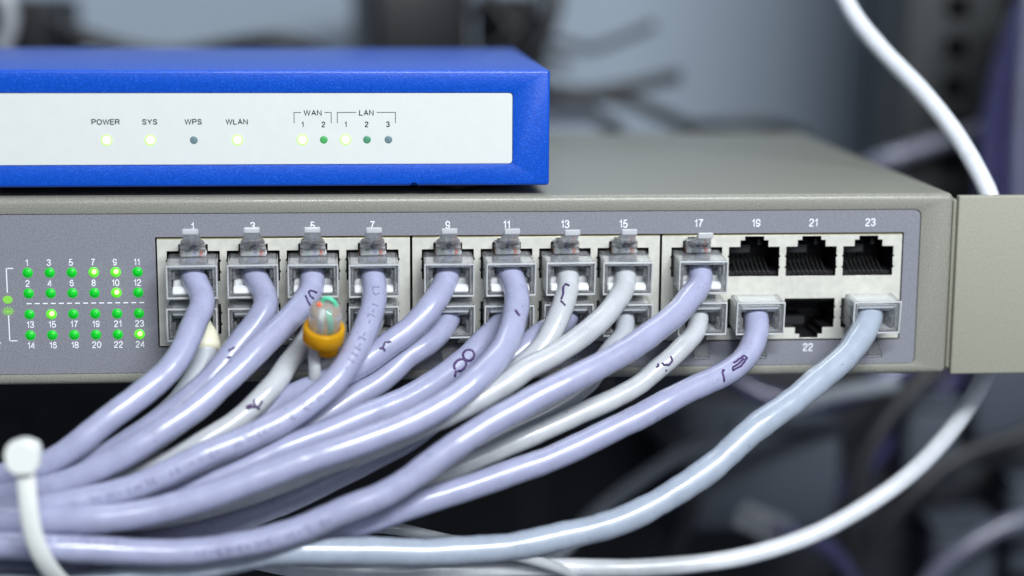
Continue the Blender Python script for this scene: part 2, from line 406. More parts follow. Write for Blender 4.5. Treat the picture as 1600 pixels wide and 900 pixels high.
# ------------------------------------------------------------------ network switch
GAP = 17.8183
def PX(n):
    i = (n-1)//2
    return (i % 4)*13.97 + (i//4)*(41.91+GAP)
SW = (0, 70, 0.3)
sw = thing('network_switch', SW, 'beige grey rack network switch with rows of numbered ports, lying under the blue router', 'network switch')
FX1, FZ0, FZ1 = 174.0, 2.9, 41.05
bm = bmesh.new(); box(bm, -258, 182.0, 0, 157, 0.3, 44.9)
c1 = bmesh.new(); prism(c1, rrect(-250, FX1, FZ0, FZ1, 1.6), -3, 0.55)
c2 = bmesh.new(); box(c2, -8.9, 170.2, -4, 24, 9.0, 35.6)
me = modded(bm, 'chassis', [bevel_mod(1.5, 4), cut_mod(c1), cut_mod(c2), bevel_mod(0.22, 2, 55)], SW); drop_cutters()
ch = autosmooth(obj('chassis', me, BEIGE, sw), 30)

# bracket bolted to the right flank
bm = bmesh.new()
prism(bm, [(183.0, 0.2), (230, 0.2), (230, 44.3), (183.0, 44.3)], -0.35, 1.9)
prism(bm, [(182.15, 1.5), (183.6, 1.5), (183.6, 43.2), (182.15, 43.2)], 0.9, 40)
me = modded(bm, 'mounting_bracket', [bevel_mod(0.45, 3)], SW)
autosmooth(obj('mounting_bracket', me, EAR, sw), 30)

# faceplate with an opening for the port shields
YF = 0.30                                       # front of the faceplate sheet
SH = [(-8.35, 50.75), (51.35, 110.45), (111.05, 169.6)]; SZ0, SZ1 = 9.45, 35.0
me = plate('faceplate', rrect(-249.9, FX1-0.12, FZ0+0.12, FZ1-0.12, 1.5), [[(-8.75, 9.05), (170.0, 9.05), (170.0, 35.45), (-8.75, 35.45)]], YF, YF+0.22, 0.05, SW)
fp = obj('faceplate', me, FACE, sw)

# the port openings: main mouth with a two-step latch notch
def mouth(cx, z0, up):
    """outline of one port; z0 = bottom of the main mouth (top row) or top of it (bottom row)"""
    h = [(-6.15, 0), (6.15, 0), (6.15, 1.9), (6.4, 1.9), (6.4, 2.4), (6.15, 2.4), (6.15, 4.6), (6.4, 4.6), (6.4, 5.1), (6.15, 5.1), (6.15, 7.2),
         (3.4, 7.2), (3.4, 8.8), (2.3, 8.8), (2.3, 9.75), (-2.3, 9.75), (-2.3, 8.8), (-3.4, 8.8), (-3.4, 7.2), (-6.15, 7.2),
         (-6.15, 5.1), (-6.4, 5.1), (-6.4, 4.6), (-6.15, 4.6), (-6.15, 2.4), (-6.4, 2.4), (-6.4, 1.9), (-6.15, 1.9)]
    s = 1 if up else -1
    return [(cx + x, z0 + s*z) for x, z in h]
ZU, ZL = 24.95, 19.45
for k, (a, b) in enumerate(SH):
    holes = []
    for i in range(4):
        cx = PX(8*k + 2*i + 1)
        holes += [mouth(cx, ZU, True), mouth(cx, ZL, False)]
    me = plate('port_shield', [(a, SZ0), (b, SZ0), (b, SZ1), (a, SZ1)], holes, 0.12, 0.52, 0.06, SW)
    sh = obj('port_shield', me, STEEL, sw)
    plain('shield_edge', lambda q: box(q, a+.05, b-.05, 0.10, 3.0, SZ1+0.01, SZ1+0.22), BRASS, sh, SW).location = (0, 0, 0)
def socket_mesh(up):
    bm = bmesh.new(); lp = mouth(0, 0, up)
    # dark moulded pocket open to the front
    grow = [(x*1.02, z*1.01 + (-0.06 if up else 0.06)) for x, z in lp]
    a = [bm.verts.new((x, 0.56, z)) for x, z in grow]; b = [bm.verts.new((x*0.97, 13, z)) for x, z in grow]
    for i in range(len(grow)):
        j = (i+1) % len(grow); bm.faces.new((a[i], a[j], b[j], b[i]))
    bm.faces.new(b)
    s = 1 if up else -1
    # shelf the contacts are moulded in, and the latch guide in the notch
    z0, z1 = sorted((s*0.1, s*1.0)); box(bm, -6.1, 6.1, 2.0, 12.8, z0, z1)
    z0, z1 = sorted((s*5.2, s*7.1)); box(bm, -5.9, -0.2, 4.2, 12.8, z0, z1)
    if up: box(bm, 1.3, 2.2, 3.0, 12.8, 7.3, 8.7)
    return finish(bm, 'socket')
def contact_mesh(up):
    bm = bmesh.new(); s = 1 if up else -1
    for i in range(8):
        x = (i-3.5)*1.1
        p = [V((x, 1.4, s*0.8)), V((x, 3.0, s*1.3)), V((x, 7.5, s*3.3)), V((x, 9.0, s*3.9))]
        tube(bm, p, 0.21, 6)
    return finish(bm, 'contact_comb')
SOCK = {u: socket_mesh(u) for u in (True, False)}; COMB = {u: contact_mesh(u) for u in (True, False)}
for n in range(1, 25):
    u = n % 2 == 1
    so = obj('socket', SOCK[u], BLACK, sw); so.location = (V((PX(n), 0, ZU if u else ZL)) - V(SW))*MM
    obj('contact_comb', COMB[u], CONTACT, so, True)
    if n in (19, 21, 22, 23): so['label'] = 'empty port with dark contacts showing'

# status lamps, print and legend on the faceplate
items = []; lines = []
for n in range(1, 24, 2):
    items.append((str(n), PX(n) + (0.0 if n < 17 else 0.3), 37.95, 1.95, None))
for n in range(2, 25, 2):
    items.append((str(n), PX(n) - (0.0 if n > 16 else 0.2), 7.35, 1.95, None))
LX = [-38.35 + 5.06*i for i in range(6)]
LZ = [27.25, 22.35, 17.35, 12.35]
lit = {(0, 3): 7, (0, 4): 9, (1, 4): 10, (2, 1): 15, (3, 5): 24}
for i, x in enumerate(LX):
    items += [(str(1+2*i), x-.1, 29.65, 1.62, None), (str(2+2*i), x-.1, 24.75, 1.62, None), (str(13+2*i), x+.1, 14.95, 1.62, None), (str(14+2*i), x+.1, 9.95, 1.62, None)]
for k in range(15):
    lines.append((-38.9 + k*1.86, 19.95, -38.9 + k*1.86 + 1.15, 19.95, 0.26))
lines += [(-43.2, 28.35, -41.6, 28.35, .24), (-43.2, 28.45, -43.2, 22.6, .24), (-43.15, 17.2, -43.15, 11.0, .24), (-43.2, 11.1, -41.4, 11.1, .24)]
items.append(('T', -45.6, 9.9, 1.62, None))
obj('lettering', text_mesh(items, YF-0.02, SW, lines), WHITEINK, fp)
bm = bmesh.new()
def ellipse(cx, cz, rx, rz, n=20): bm.faces.new([bm.verts.new((cx+rx*math.cos(t), YF-0.02, cz+rz*math.sin(t))) for t in [2*math.pi*i/n for i in range(n)]])
ellipse(-43.2, 20.95, 1.15, 0.95); ellipse(-43.2, 18.15, 0.62, 0.36)
for k in range(11):
    a = math.pi*2*k/11; c, s_ = math.cos(a), math.sin(a)
    q = V((-43.2 + .95*c, YF-0.02, 18.2 + .72*s_)); e = V((-43.2 + 1.4*c, YF-0.02, 18.2 + 1.12*s_)); nn = V((-s_, 0, c))*.11
    bm.faces.new([bm.verts.new(v) for v in (q-nn, e-nn, e+nn, q+nn)])
for t0 in range(20):
    a, b = math.pi*2*t0/20, math.pi*2*(t0+1)/20
    bm.faces.new([bm.verts.new((-43.2 + R*math.cos(t)*1.2, YF-0.02, 18.2 + R*math.sin(t)*.85)) for R, t in ((.62, a), (.62, b), (.8, b), (.8, a))])
obj('legend_symbol', finish(bm, 'legend_symbol', SW), GREENINK, fp)
for r, z in enumerate(LZ):
    for i, x in enumerate(LX):
        bm = bmesh.new(); on = (r, i) in lit
        dome(bm, x, z, YF, 1.02 if on else 0.98, 0.85 if on else 0.4)
        l = obj('status_light', finish(bm, 'status_light', SW), LEDRIM if on else LEDOFF, sw, True)
        if on:
            bm = bmesh.new(); bmesh.ops.create_uvsphere(bm, u_segments=14, v_segments=10, radius=.62); bmesh.ops.translate(bm, verts=bm.verts, vec=(x+.18, YF-.55, z+.22))
            obj('glowing_core', finish(bm, 'glowing_core', SW), LEDON, l, True)
        bm = bmesh.new(); dome(bm, x, z, YF, 1.22, 0.12)
        obj('bezel_glow', finish(bm, 'bezel_glow', SW), LEDRIM if on else LEDOFF, l, True)  # round lit covers this ring paints the lamp's halo
        if on: l['label'] = 'glowing status light, lit bright green'

# ------------------------------------------------------------------ blue router
RT = (-20, 50, 44.95)
ro = thing('network_router', RT, 'blue metal router with a white lamp panel, standing on the beige switch', 'router')
bm = bmesh.new(); box(bm, -140, 83.8, 0.6, 104, 47.2, 74.4)
c1 = bmesh.new(); prism(c1, rrect(-130, 75.1, 52.3, 69.15, 0.9), -3, 1.35)
c2 = bmesh.new(); prism(c2, [(50.9, 46), (52.7, 46), (52.7, 47.55), (52.2, 48.0), (51.3, 48.0), (50.9, 47.55)], -3, 2.2)
me = modded(bm, 'body', [bevel_mod(0.75, 3), cut_mod(c1), cut_mod(c2), bevel_mod(0.2, 2, 55)], RT); drop_cutters()
autosmooth(obj('body', me, BLUE, ro), 30)
me = plate('front_panel', rrect(-129.8, 74.98, 52.42, 69.03, 0.8), [], 0.85, 1.3, 0.06, RT)
pn = obj('front_panel', me, PANEL, ro)
for x, y in ((-120, 14), (62, 14), (-120, 92), (62, 92)):
    bm = bmesh.new(); lathe(bm, [(5.2, 0), (5.6, .4), (5.6, 1.9), (5.0, 2.3)], (0, 0, 1), (x, y, 44.92), 24)
    obj('foot', finish(bm, 'foot', RT), BLACK, ro, True)
T = [('POWER', -19.29, 62.38, 1.28, 6.35), ('SYS', -9.21, 62.38, 1.28, 3.45), ('WPS', .75, 62.38, 1.28, 3.95), ('WLAN', 10.75, 62.38, 1.28, 5.05),
     ('WAN', 28.31, 64.42, 1.28, 4.1), ('LAN', 40.78, 64.42, 1.28, 3.35)]
T += [(s, x, 61.72, 1.32, None) for s, x in (('1', 25.95), ('2', 30.79), ('1', 35.95), ('2', 40.83), ('3', 45.8))]
LN = []
for x0, x1, a, b in ((24.0, 32.6, 25.6, 31.05), (34.02, 47.55, 38.4, 43.2)):
    LN += [(x0, 64.5, x0, 62.0, .16), (x0-.08, 64.5, a, 64.5, .16), (b, 64.5, x1+.08, 64.5, .16), (x1, 64.5, x1, 62.0, .16)]
obj('lettering', text_mesh(T, 0.83, RT, LN, .185), INK, pn)
for x, kind in ((-19.21, 1), (-9.2, 1), (.79, 0), (10.81, 1), (25.84, 1), (30.82, 2), (35.88, 1), (40.88, 3), (45.88, 0)):
    bm = bmesh.new(); dome(bm, x, 58.13, 0.84, 1.0 if kind == 1 else 0.92, 0.45 if kind == 1 else 0.15)
    l = obj('indicator_light', finish(bm, 'indicator_light', RT), {1: RLON, 0: RLOFF, 2: RLGREEN, 3: mat('teal_lamp_dim', (0.06, 0.24, 0.13), 0.4)}[kind], ro, True)
    l['label'] = {1: 'glowing indicator light', 0: 'unlit grey indicator light', 2: 'dim green indicator light', 3: 'dim teal green indicator light'}[kind]
    if kind == 1:
        bm = bmesh.new(); dome(bm, x, 58.13, 0.845, 1.38, 0.05); obj('bezel_glow', finish(bm, 'bezel_glow', RT), RLRIM, l, True)  # ring coloured as the soft halo round a lit lamp

# ------------------------------------------------------------------ plugs and patch cables
def plug_mesh(up):
    bm = bmesh.new()
    prof = [(9, .5), (9, 6.1), (-8.5, 6.3), (-8.5, -1.65), (-1.4, -1.65), (-.5, .35)]
    a = [bm.verts.new((-5.8, y, z)) for y, z in prof]; b = [bm.verts.new((5.8, y, z)) for y, z in prof]
    bm.faces.new(a); bm.faces.new(b[::-1])
    for i in range(len(prof)):
        j = (i+1) % len(prof); bm.faces.new((a[i], b[i], b[j], a[j]))
    c = bmesh.new(); box(c, -4.75, 4.75, -9.5, -1.2, -0.75, 5.35)
    c2 = bmesh.new(); box(c2, -3.6, 3.6, -3.0, 3.2, 0.9, 5.0)
    me = modded(bm, 'plug', [bevel_mod(0.4, 3), cut_mod(c), cut_mod(c2), bevel_mod(0.12, 2, 55)]); drop_cutters()
    bm = bmesh.new(); bm.from_mesh(me); bpy.data.meshes.remove(me)
    bmesh.ops.scale(bm, verts=bm.verts, vec=(1000,)*3)
    # moulded corner ribs inside the mouth
    for s in (-1, 1):
        box(bm, min(s*4.7, s*3.9), max(s*4.7, s*3.9), -7.6, -2.0, 2.6, 5.3, .12)
    if not up: bmesh.ops.scale(bm, verts=bm.verts, vec=(1, 1, -1))
    return finish(bm, 'plug')
def bars_mesh(up):
    bm = bmesh.new()
    for prof in ([(-8.1, -.72), (-7.7, .35), (-6.2, .75), (-5.9, -.72)], [(-5.3, -.72), (-5.0, 1.7), (-2.6, 2.5), (-2.3, -.72)]):
        a = [bm.verts.new((-4.5, y, z)) for y, z in prof]; b = [bm.verts.new((4.5, y, z)) for y, z in prof]
        bm.faces.new(a); bm.faces.new(b[::-1])
        for i in range(4):
            j = (i+1) % 4; bm.faces.new((a[i], b[i], b[j], a[j]))
    bmesh.ops.recalc_face_normals(bm, faces=bm.faces); bmesh.ops.bevel(bm, geom=list(bm.edges), offset=.18, segments=2, affect='EDGES')
    if not up: bmesh.ops.scale(bm, verts=bm.verts, vec=(1, 1, -1))
    return finish(bm, 'strain_bar')
def liner_mesh(up):  # pale liner added to brighten the plug against its black socket
    bm = bmesh.new()
    box(bm, -4.6, 4.6, -1.15, -.85, -.55, 5.2, .12)
    box(bm, -5.2, 5.2, -7.6, 2.5, 5.40, 5.44)
    if not up: bmesh.ops.scale(bm, verts=bm.verts, vec=(1, 1, -1))
    return finish(bm, 'bright_liner')
def carrier_mesh(up):
    bm = bmesh.new()
    box(bm, -2.95, 2.95, -1.5, 8.4, 6.35, 9.35, .25)        # root of the latch filling the notch
    box(bm, -5.2, 5.2, -8.0, 3.0, 5.45, 5.72, .1)            # plate under the latch side
    for s_ in (-1, 1):
        a, b = sorted((s_*3.3, s_*4.7)); box(bm, a, b, -1.9, -1.3, 1.9, 4.6, .15)
        a, b = sorted((s_*4.80, s_*5.15)); box(bm, a, b, -7.8, -1.6, .2, 5.0, .1)
    if not up: bmesh.ops.scale(bm, verts=bm.verts, vec=(1, 1, -1))
    return finish(bm, 'inner_carrier')
def rim_mesh(up):
    bm = bmesh.new()
    box(bm, -5.85, 5.85, -8.85, -8.45, 5.95, 6.32, .1); box(bm, -5.85, 5.85, -8.85, -8.45, -1.68, -1.3, .1)
    for s_ in (-1, 1):
        a, b = sorted((s_*5.5, s_*5.86)); box(bm, a, b, -8.85, -8.45, -1.28, 5.93, .1)
        a, b = sorted((s_*3.2, s_*4.4)); box(bm, a, b, -3.4, -1.6, 2.7, 4.6, .25)
    if not up: bmesh.ops.scale(bm, verts=bm.verts, vec=(1, 1, -1))
    return finish(bm, 'rear_rim')
def latch_mesh(up):
    bm = bmesh.new()
    st = [(0, 0, 2.9), (-3, .6, 2.9), (-9, 2.1, 2.8), (-10.4, 2.6, 2.7), (-11.4, 3.1, 2.15), (-15, 5.0, 1.9), (-17.4, 6.2, 1.75)]   # along, height, half width
    top = []; bot = []
    for y, z, h in st:
        top.append([bm.verts.new((s*h, y, z+.45)) for s in (-1, 1)]); bot.append([bm.verts.new((s*h, y, z-.45)) for s in (-1, 1)])
    for i in range(len(st)-1):
        bm.faces.new((top[i][0], top[i][1], top[i+1][1], top[i+1][0])); bm.faces.new((bot[i][0], bot[i+1][0], bot[i+1][1], bot[i][1]))
        for k in (0, 1): bm.faces.new((top[i][k], top[i+1][k], bot[i+1][k], bot[i][k]))
    bm.faces.new((top[0][0], bot[0][0], bot[0][1], top[0][1])); bm.faces.new((top[-1][0], top[-1][1], bot[-1][1], bot[-1][0]))
    bmesh.ops.recalc_face_normals(bm, faces=bm.faces)
    bmesh.ops.bevel(bm, geom=list(bm.edges), offset=0.14, segments=2, affect='EDGES')
    if not up: bmesh.ops.scale(bm, verts=bm.verts, vec=(1, 1, -1))
    return finish(bm, 'latch')
def thumb_mesh(up):
    bm = bmesh.new(); s = 1
    box(bm, -1.8, 1.8, -18.0, -17.0, 5.75, 7.0, .2)
    if not up: bmesh.ops.scale(bm, verts=bm.verts, vec=(1, 1, -1))
    return finish(bm, 'thumb_tip')
PLUG = {u: plug_mesh(u) for u in (True, False)}; LATCH = {u: latch_mesh(u) for u in (True, False)}; THUMB = {u: thumb_mesh(u) for u in (True, False)}; BARS = {u: bars_mesh(u) for u in (True, False)}; RIM = {u: rim_mesh(u) for u in (True, False)}; CARR = {u: carrier_mesh(u) for u in (True, False)}; LINER = {u: liner_mesh(u) for u in (True, False)}
bm = bmesh.new(); tube(bm, [V((0, -2.0, 0)), V((0, 8.6, 0))], 0.44, 8); WIRE = finish(bm, 'wire')
WCOL = ['white', 'orange', 'white', 'blue', 'white', 'green', 'white', 'brown']
WCOL = ['brown', 'white', 'green', 'white', 'blue', 'white', 'orange', 'white']
WMESH = {}
for k in set(WCOL):
    WMESH[k] = WIRE.copy(); WMESH[k].materials.append(WIRES[k])

CABLES = {
 1: (2.95, [[0.0,-4.0,27.6],[1.7,-7.8,24.8],[2.9,-11.3,21.9],[1.6,-14.8,18.5],[0.2,-18.2,15.0],[-1.6,-21.4,11.6],[-4.3,-24.3,8.6],[-7.6,-27.1,6.0],[-11.2,-29.4,3.4],[-15.1,-31.5,0.9],[-19.0,-33.0,-1.9],[-22.8,-34.1,-4.9],[-26.9,-34.6,-7.8],[-31.3,-34.3,-10.1],[-36.2,-33.8,-11.4],[-41.1,-33.7,-12.2],[-46.1,-33.8,-12.5],[-51.1,-34.7,-12.3],[-55.8,-36.3,-11.9],[-60.7,-37.3,-11.7]]),
 2: (2.7, [[-0.0,-4.0,16.2],[2.6,-7.5,13.7],[3.3,-10.5,10.2],[2.0,-13.5,6.4],[-0.3,-16.1,2.8],[-3.3,-18.1,-0.7],[-7.1,-19.6,-3.5],[-11.1,-21.0,-6.2],[-15.0,-22.3,-9.0],[-19.2,-23.6,-11.5],[-23.7,-24.6,-13.5],[-28.4,-25.3,-15.0],[-33.2,-26.0,-16.0],[-38.2,-26.4,-16.6],[-43.2,-26.7,-16.8],[-48.2,-27.1,-16.8],[-53.2,-27.6,-16.7],[-58.1,-28.4,-16.5],[-63.1,-29.0,-16.4]]),
 3: (2.95, [[14.0,-4.0,27.6],[16.2,-7.4,24.5],[17.4,-10.5,21.4],[15.4,-13.5,17.8],[12.5,-16.3,14.6],[9.6,-18.9,11.3],[6.8,-21.3,7.8],[3.4,-23.5,4.6],[-0.4,-25.5,1.9],[-4.4,-27.1,-0.8],[-8.5,-28.6,-3.5],[-12.7,-29.7,-6.2],[-17.1,-30.6,-8.6],[-21.6,-31.3,-10.9],[-26.4,-31.6,-12.7],[-31.4,-31.8,-13.8],[-36.4,-31.8,-14.6],[-41.5,-31.7,-14.9],[-46.6,-32.3,-14.8],[-51.5,-33.6,-14.5],[-56.6,-34.0,-14.5],[-61.7,-34.3,-14.6]]),
 4: (2.6, [[14.0,-4.0,16.2],[13.6,-7.4,12.8],[11.7,-10.5,9.5],[8.9,-12.4,6.1],[5.6,-12.7,2.5],[2.1,-13.3,-0.8],[-1.5,-14.6,-3.9],[-5.1,-16.2,-6.9],[-8.8,-17.6,-9.7],[-12.8,-18.8,-12.2],[-17.1,-19.7,-14.5],[-21.5,-20.6,-16.4],[-26.1,-21.2,-17.9],[-30.8,-21.6,-19.2],[-35.6,-21.7,-20.2],[-40.5,-21.8,-20.7],[-45.4,-21.9,-20.8],[-50.3,-22.0,-20.8],[-55.2,-22.1,-20.9],[-60.1,-22.2,-20.9],[-65.0,-22.4,-20.9]]),
 5: (2.95, [[27.9,-4.0,27.6],[27.7,-7.6,24.2],[25.7,-11.2,21.4],[23.0,-14.7,19.0],[20.2,-18.1,16.6],[17.3,-21.3,14.2],[14.2,-24.3,11.6],[11.0,-27.1,9.0],[7.6,-29.7,6.4],[4.2,-31.9,3.5],[0.4,-33.9,0.9],[-3.7,-35.6,-1.5],[-7.8,-36.9,-3.9],[-12.1,-37.9,-6.4],[-16.5,-38.5,-8.7],[-21.0,-38.7,-10.8],[-25.6,-38.5,-12.6],[-30.5,-38.4,-13.9],[-35.4,-38.3,-14.8],[-40.4,-38.3,-15.3],[-45.3,-38.3,-15.5],[-50.3,-38.9,-15.4],[-55.1,-40.3,-15.0],[-60.0,-40.9,-14.9]]),
 6: (2.6, [[27.9,-4.0,16.2],[26.9,-7.9,13.2],[24.7,-11.8,10.7],[22.4,-15.7,8.3],[20.4,-19.7,5.8],[17.6,-23.0,3.2],[14.2,-25.4,0.3],[10.4,-27.3,-2.6],[6.2,-28.8,-5.0],[1.9,-30.0,-7.4],[-2.6,-30.9,-9.7],[-7.2,-31.5,-11.9],[-11.9,-31.8,-13.9],[-16.7,-31.9,-15.6],[-21.6,-32.0,-17.1],[-26.5,-32.4,-18.2],[-31.5,-32.8,-19.0],[-36.6,-33.0,-19.5],[-41.7,-33.2,-19.7],[-46.8,-33.1,-19.8],[-51.9,-32.7,-19.9],[-56.9,-33.6,-19.7],[-61.9,-34.4,-19.4]]),
 7: (2.95, [[41.9,-4.0,27.6],[42.3,-7.7,24.4],[42.0,-11.4,21.2],[40.8,-15.1,18.1],[39.3,-18.6,15.1],[37.4,-22.0,11.9],[35.0,-24.8,8.7],[32.0,-27.4,5.8],[28.5,-29.7,3.3],[24.8,-31.9,1.0],[20.7,-33.9,-1.0],[16.4,-35.7,-2.6],[12.0,-37.2,-4.2],[7.5,-38.6,-5.6],[3.0,-39.7,-7.4],[-1.4,-40.7,-9.3],[-5.9,-41.5,-11.1],[-10.5,-42.2,-12.7],[-15.2,-42.6,-14.0],[-20.0,-43.2,-14.9],[-24.9,-43.7,-15.6],[-29.8,-43.9,-16.2],[-34.7,-44.0,-16.6],[-39.6,-44.0,-16.7],[-44.5,-44.1,-16.7],[-49.4,-44.1,-16.7],[-54.4,-44.1,-16.6],[-59.3,-44.2,-16.4]]),
 8: (2.7, [[41.9,-4.0,16.2],[40.2,-7.3,12.9],[38.2,-10.4,9.7],[35.6,-12.6,6.3],[32.4,-14.1,2.9],[28.9,-15.6,-0.3],[25.3,-17.0,-3.4],[21.6,-18.3,-6.3],[17.7,-19.4,-9.1],[13.5,-20.3,-11.5],[9.1,-20.8,-13.8],[4.6,-21.0,-15.9],[0.1,-20.8,-17.8],[-4.5,-20.6,-19.6],[-9.1,-20.3,-21.3],[-13.7,-19.8,-22.9],[-18.4,-19.2,-24.3],[-23.2,-18.7,-25.5],[-28.0,-18.2,-26.5],[-32.7,-17.3,-27.4],[-37.5,-16.5,-28.0],[-42.4,-15.8,-28.5],[-47.3,-15.6,-28.6],[-52.3,-15.5,-28.6],[-57.2,-15.5,-28.5],[-62.1,-15.6,-28.4],[-67.0,-15.7,-28.2]]),
 9: (2.95, [[59.7,-4.0,27.6],[58.3,-7.3,24.2],[55.9,-10.4,21.2],[52.9,-12.8,18.1],[49.4,-14.5,15.2],[45.4,-16.0,12.6],[41.4,-17.1,9.8],[37.2,-18.3,7.5],[32.8,-19.4,5.6],[28.2,-19.8,3.7],[23.7,-19.5,1.6],[19.4,-19.8,-0.6],[15.1,-21.1,-2.8],[11.0,-22.5,-5.1],[6.7,-23.8,-7.4],[2.4,-24.9,-9.5],[-1.9,-25.9,-11.7],[-6.3,-26.6,-14.0],[-10.6,-27.1,-16.3],[-15.2,-27.1,-18.3],[-19.8,-26.7,-20.0],[-24.5,-26.3,-21.5],[-29.3,-26.2,-22.6],[-34.2,-26.3,-23.2],[-39.2,-26.4,-23.6],[-44.1,-26.6,-23.7],[-49.1,-26.7,-23.6],[-54.0,-26.8,-23.5],[-59.0,-27.0,-23.5],[-63.9,-27.1,-23.5]]),
 10: (2.95, [[59.7,-4.0,16.2],[57.2,-7.3,13.5],[53.8,-10.4,11.3],[49.9,-12.7,9.2],[46.4,-14.7,6.2],[42.6,-16.7,3.6],[38.3,-18.6,1.6],[34.2,-20.5,-0.6],[30.1,-22.2,-3.0],[26.1,-23.7,-5.6],[21.9,-24.9,-8.1],[17.5,-25.9,-10.4],[13.0,-26.4,-12.6],[8.5,-26.6,-14.9],[4.0,-26.5,-17.1],[-0.7,-26.2,-19.0],[-5.4,-25.9,-20.7],[-10.2,-25.5,-22.3],[-14.9,-24.9,-23.8],[-19.8,-24.2,-25.1],[-24.7,-23.7,-26.1],[-29.6,-23.4,-26.9],[-34.6,-23.6,-27.3],[-39.7,-23.4,-27.5],[-44.7,-23.2,-27.7],[-49.7,-23.5,-27.5],[-54.7,-24.0,-27.4],[-59.8,-24.2,-27.3],[-64.8,-24.4,-27.3]]),
 11: (3.0, [[73.7,-4.0,27.6],[74.9,-8.0,24.7],[75.3,-11.9,21.6],[74.4,-15.8,18.4],[73.0,-19.6,15.4],[71.0,-23.4,12.7],[68.5,-27.1,10.4],[65.4,-30.4,8.1],[61.9,-33.1,5.7],[57.8,-35.2,3.5],[53.5,-36.9,1.5],[49.0,-38.4,-0.4],[44.4,-39.7,-2.0],[39.7,-40.8,-3.4],[34.9,-41.8,-4.7],[30.1,-42.6,-6.0],[25.3,-43.3,-7.5],[20.5,-43.9,-9.2],[15.8,-44.5,-10.7],[11.0,-45.1,-12.3],[6.2,-45.6,-13.8],[1.3,-46.1,-15.1],[-3.6,-46.5,-16.2],[-8.6,-47.0,-17.0],[-13.6,-47.5,-17.5],[-18.7,-47.8,-17.8],[-23.7,-47.1,-18.1],[-28.7,-46.4,-18.3],[-33.7,-46.0,-18.3],[-38.8,-45.8,-18.1],[-43.8,-45.7,-18.0],[-48.9,-45.6,-17.9],[-53.9,-45.6,-17.7],[-59.0,-45.5,-17.6]]),
 12: (2.95, [[73.7,-4.0,16.2],[70.7,-7.4,14.2],[67.4,-10.3,11.7],[64.1,-13.2,9.1],[60.6,-15.9,6.9],[56.8,-18.5,4.8],[52.8,-21.0,3.0],[48.7,-23.4,1.4],[44.4,-25.7,0.1],[40.1,-27.9,-1.1],[35.6,-29.7,-2.6],[31.0,-31.1,-4.1],[26.3,-32.1,-5.5],[21.6,-33.1,-7.2],[17.0,-34.0,-9.1],[12.4,-34.7,-10.9],[7.7,-35.2,-12.7],[3.1,-35.7,-14.6],[-1.5,-36.0,-16.6],[-6.3,-36.1,-18.2],[-11.2,-36.3,-19.4],[-16.1,-36.5,-20.4],[-21.0,-36.7,-21.3],[-26.0,-36.9,-22.1],[-31.0,-37.1,-22.6],[-36.1,-37.2,-22.7],[-41.1,-37.4,-22.7],[-46.1,-37.5,-22.8],[-51.2,-37.6,-22.7],[-56.2,-37.7,-22.6],[-61.2,-37.8,-22.4]]),
 13: (2.7, [[87.7,-4.0,27.6],[87.7,-7.3,23.9],[86.2,-10.4,20.3],[84.2,-13.2,16.8],[81.9,-15.7,13.1],[78.8,-17.8,9.9],[75.1,-19.7,7.1],[71.1,-21.4,4.7],[66.9,-22.9,2.6],[62.5,-24.3,0.6],[58.1,-25.6,-1.2],[53.5,-26.6,-2.8],[48.8,-27.5,-4.3],[44.1,-28.0,-5.8],[39.4,-28.6,-7.3],[34.7,-29.3,-8.7],[30.0,-30.1,-10.1],[25.3,-30.8,-11.6],[20.6,-31.3,-13.3],[15.9,-31.6,-14.9],[11.2,-31.8,-16.4],[6.5,-31.9,-18.0],[1.7,-31.7,-19.4],[-3.1,-31.4,-20.5],[-8.0,-31.3,-21.4],[-12.9,-31.3,-22.2],[-17.9,-31.3,-22.7],[-22.8,-31.3,-23.0],[-27.8,-31.5,-23.2],[-32.8,-31.6,-23.3],[-37.7,-31.7,-23.3],[-42.7,-31.9,-23.2],[-47.7,-32.0,-23.1],[-52.7,-32.1,-23.0],[-57.6,-32.2,-22.9],[-62.6,-32.3,-22.7]]),
 14: (2.95, [[87.7,-4.0,16.2],[84.4,-7.3,14.6],[80.5,-10.0,12.9],[76.8,-12.4,10.5],[73.0,-14.0,7.6],[69.0,-15.7,5.0],[64.9,-17.3,2.6],[60.9,-18.8,-0.1],[57.0,-20.3,-2.9],[53.1,-21.6,-5.8],[49.0,-22.9,-8.4],[44.5,-24.0,-10.3],[40.0,-25.0,-12.4],[35.6,-25.9,-14.5],[31.0,-26.6,-16.6],[26.5,-27.3,-18.6],[21.8,-27.9,-20.5],[17.1,-28.3,-22.2],[12.4,-28.7,-23.9],[7.6,-28.9,-25.5],[2.8,-28.9,-26.8],[-2.2,-28.6,-27.8],[-7.1,-27.8,-28.7],[-11.8,-26.5,-29.5],[-16.5,-24.7,-30.3],[-21.1,-22.9,-31.0],[-26.0,-21.8,-31.3],[-30.9,-20.7,-31.6],[-35.9,-20.1,-31.7],[-40.9,-19.8,-31.6],[-46.0,-19.9,-31.4],[-51.0,-19.8,-31.2],[-56.0,-19.8,-31.0],[-61.0,-20.0,-30.8],[-66.1,-20.1,-30.6]]),
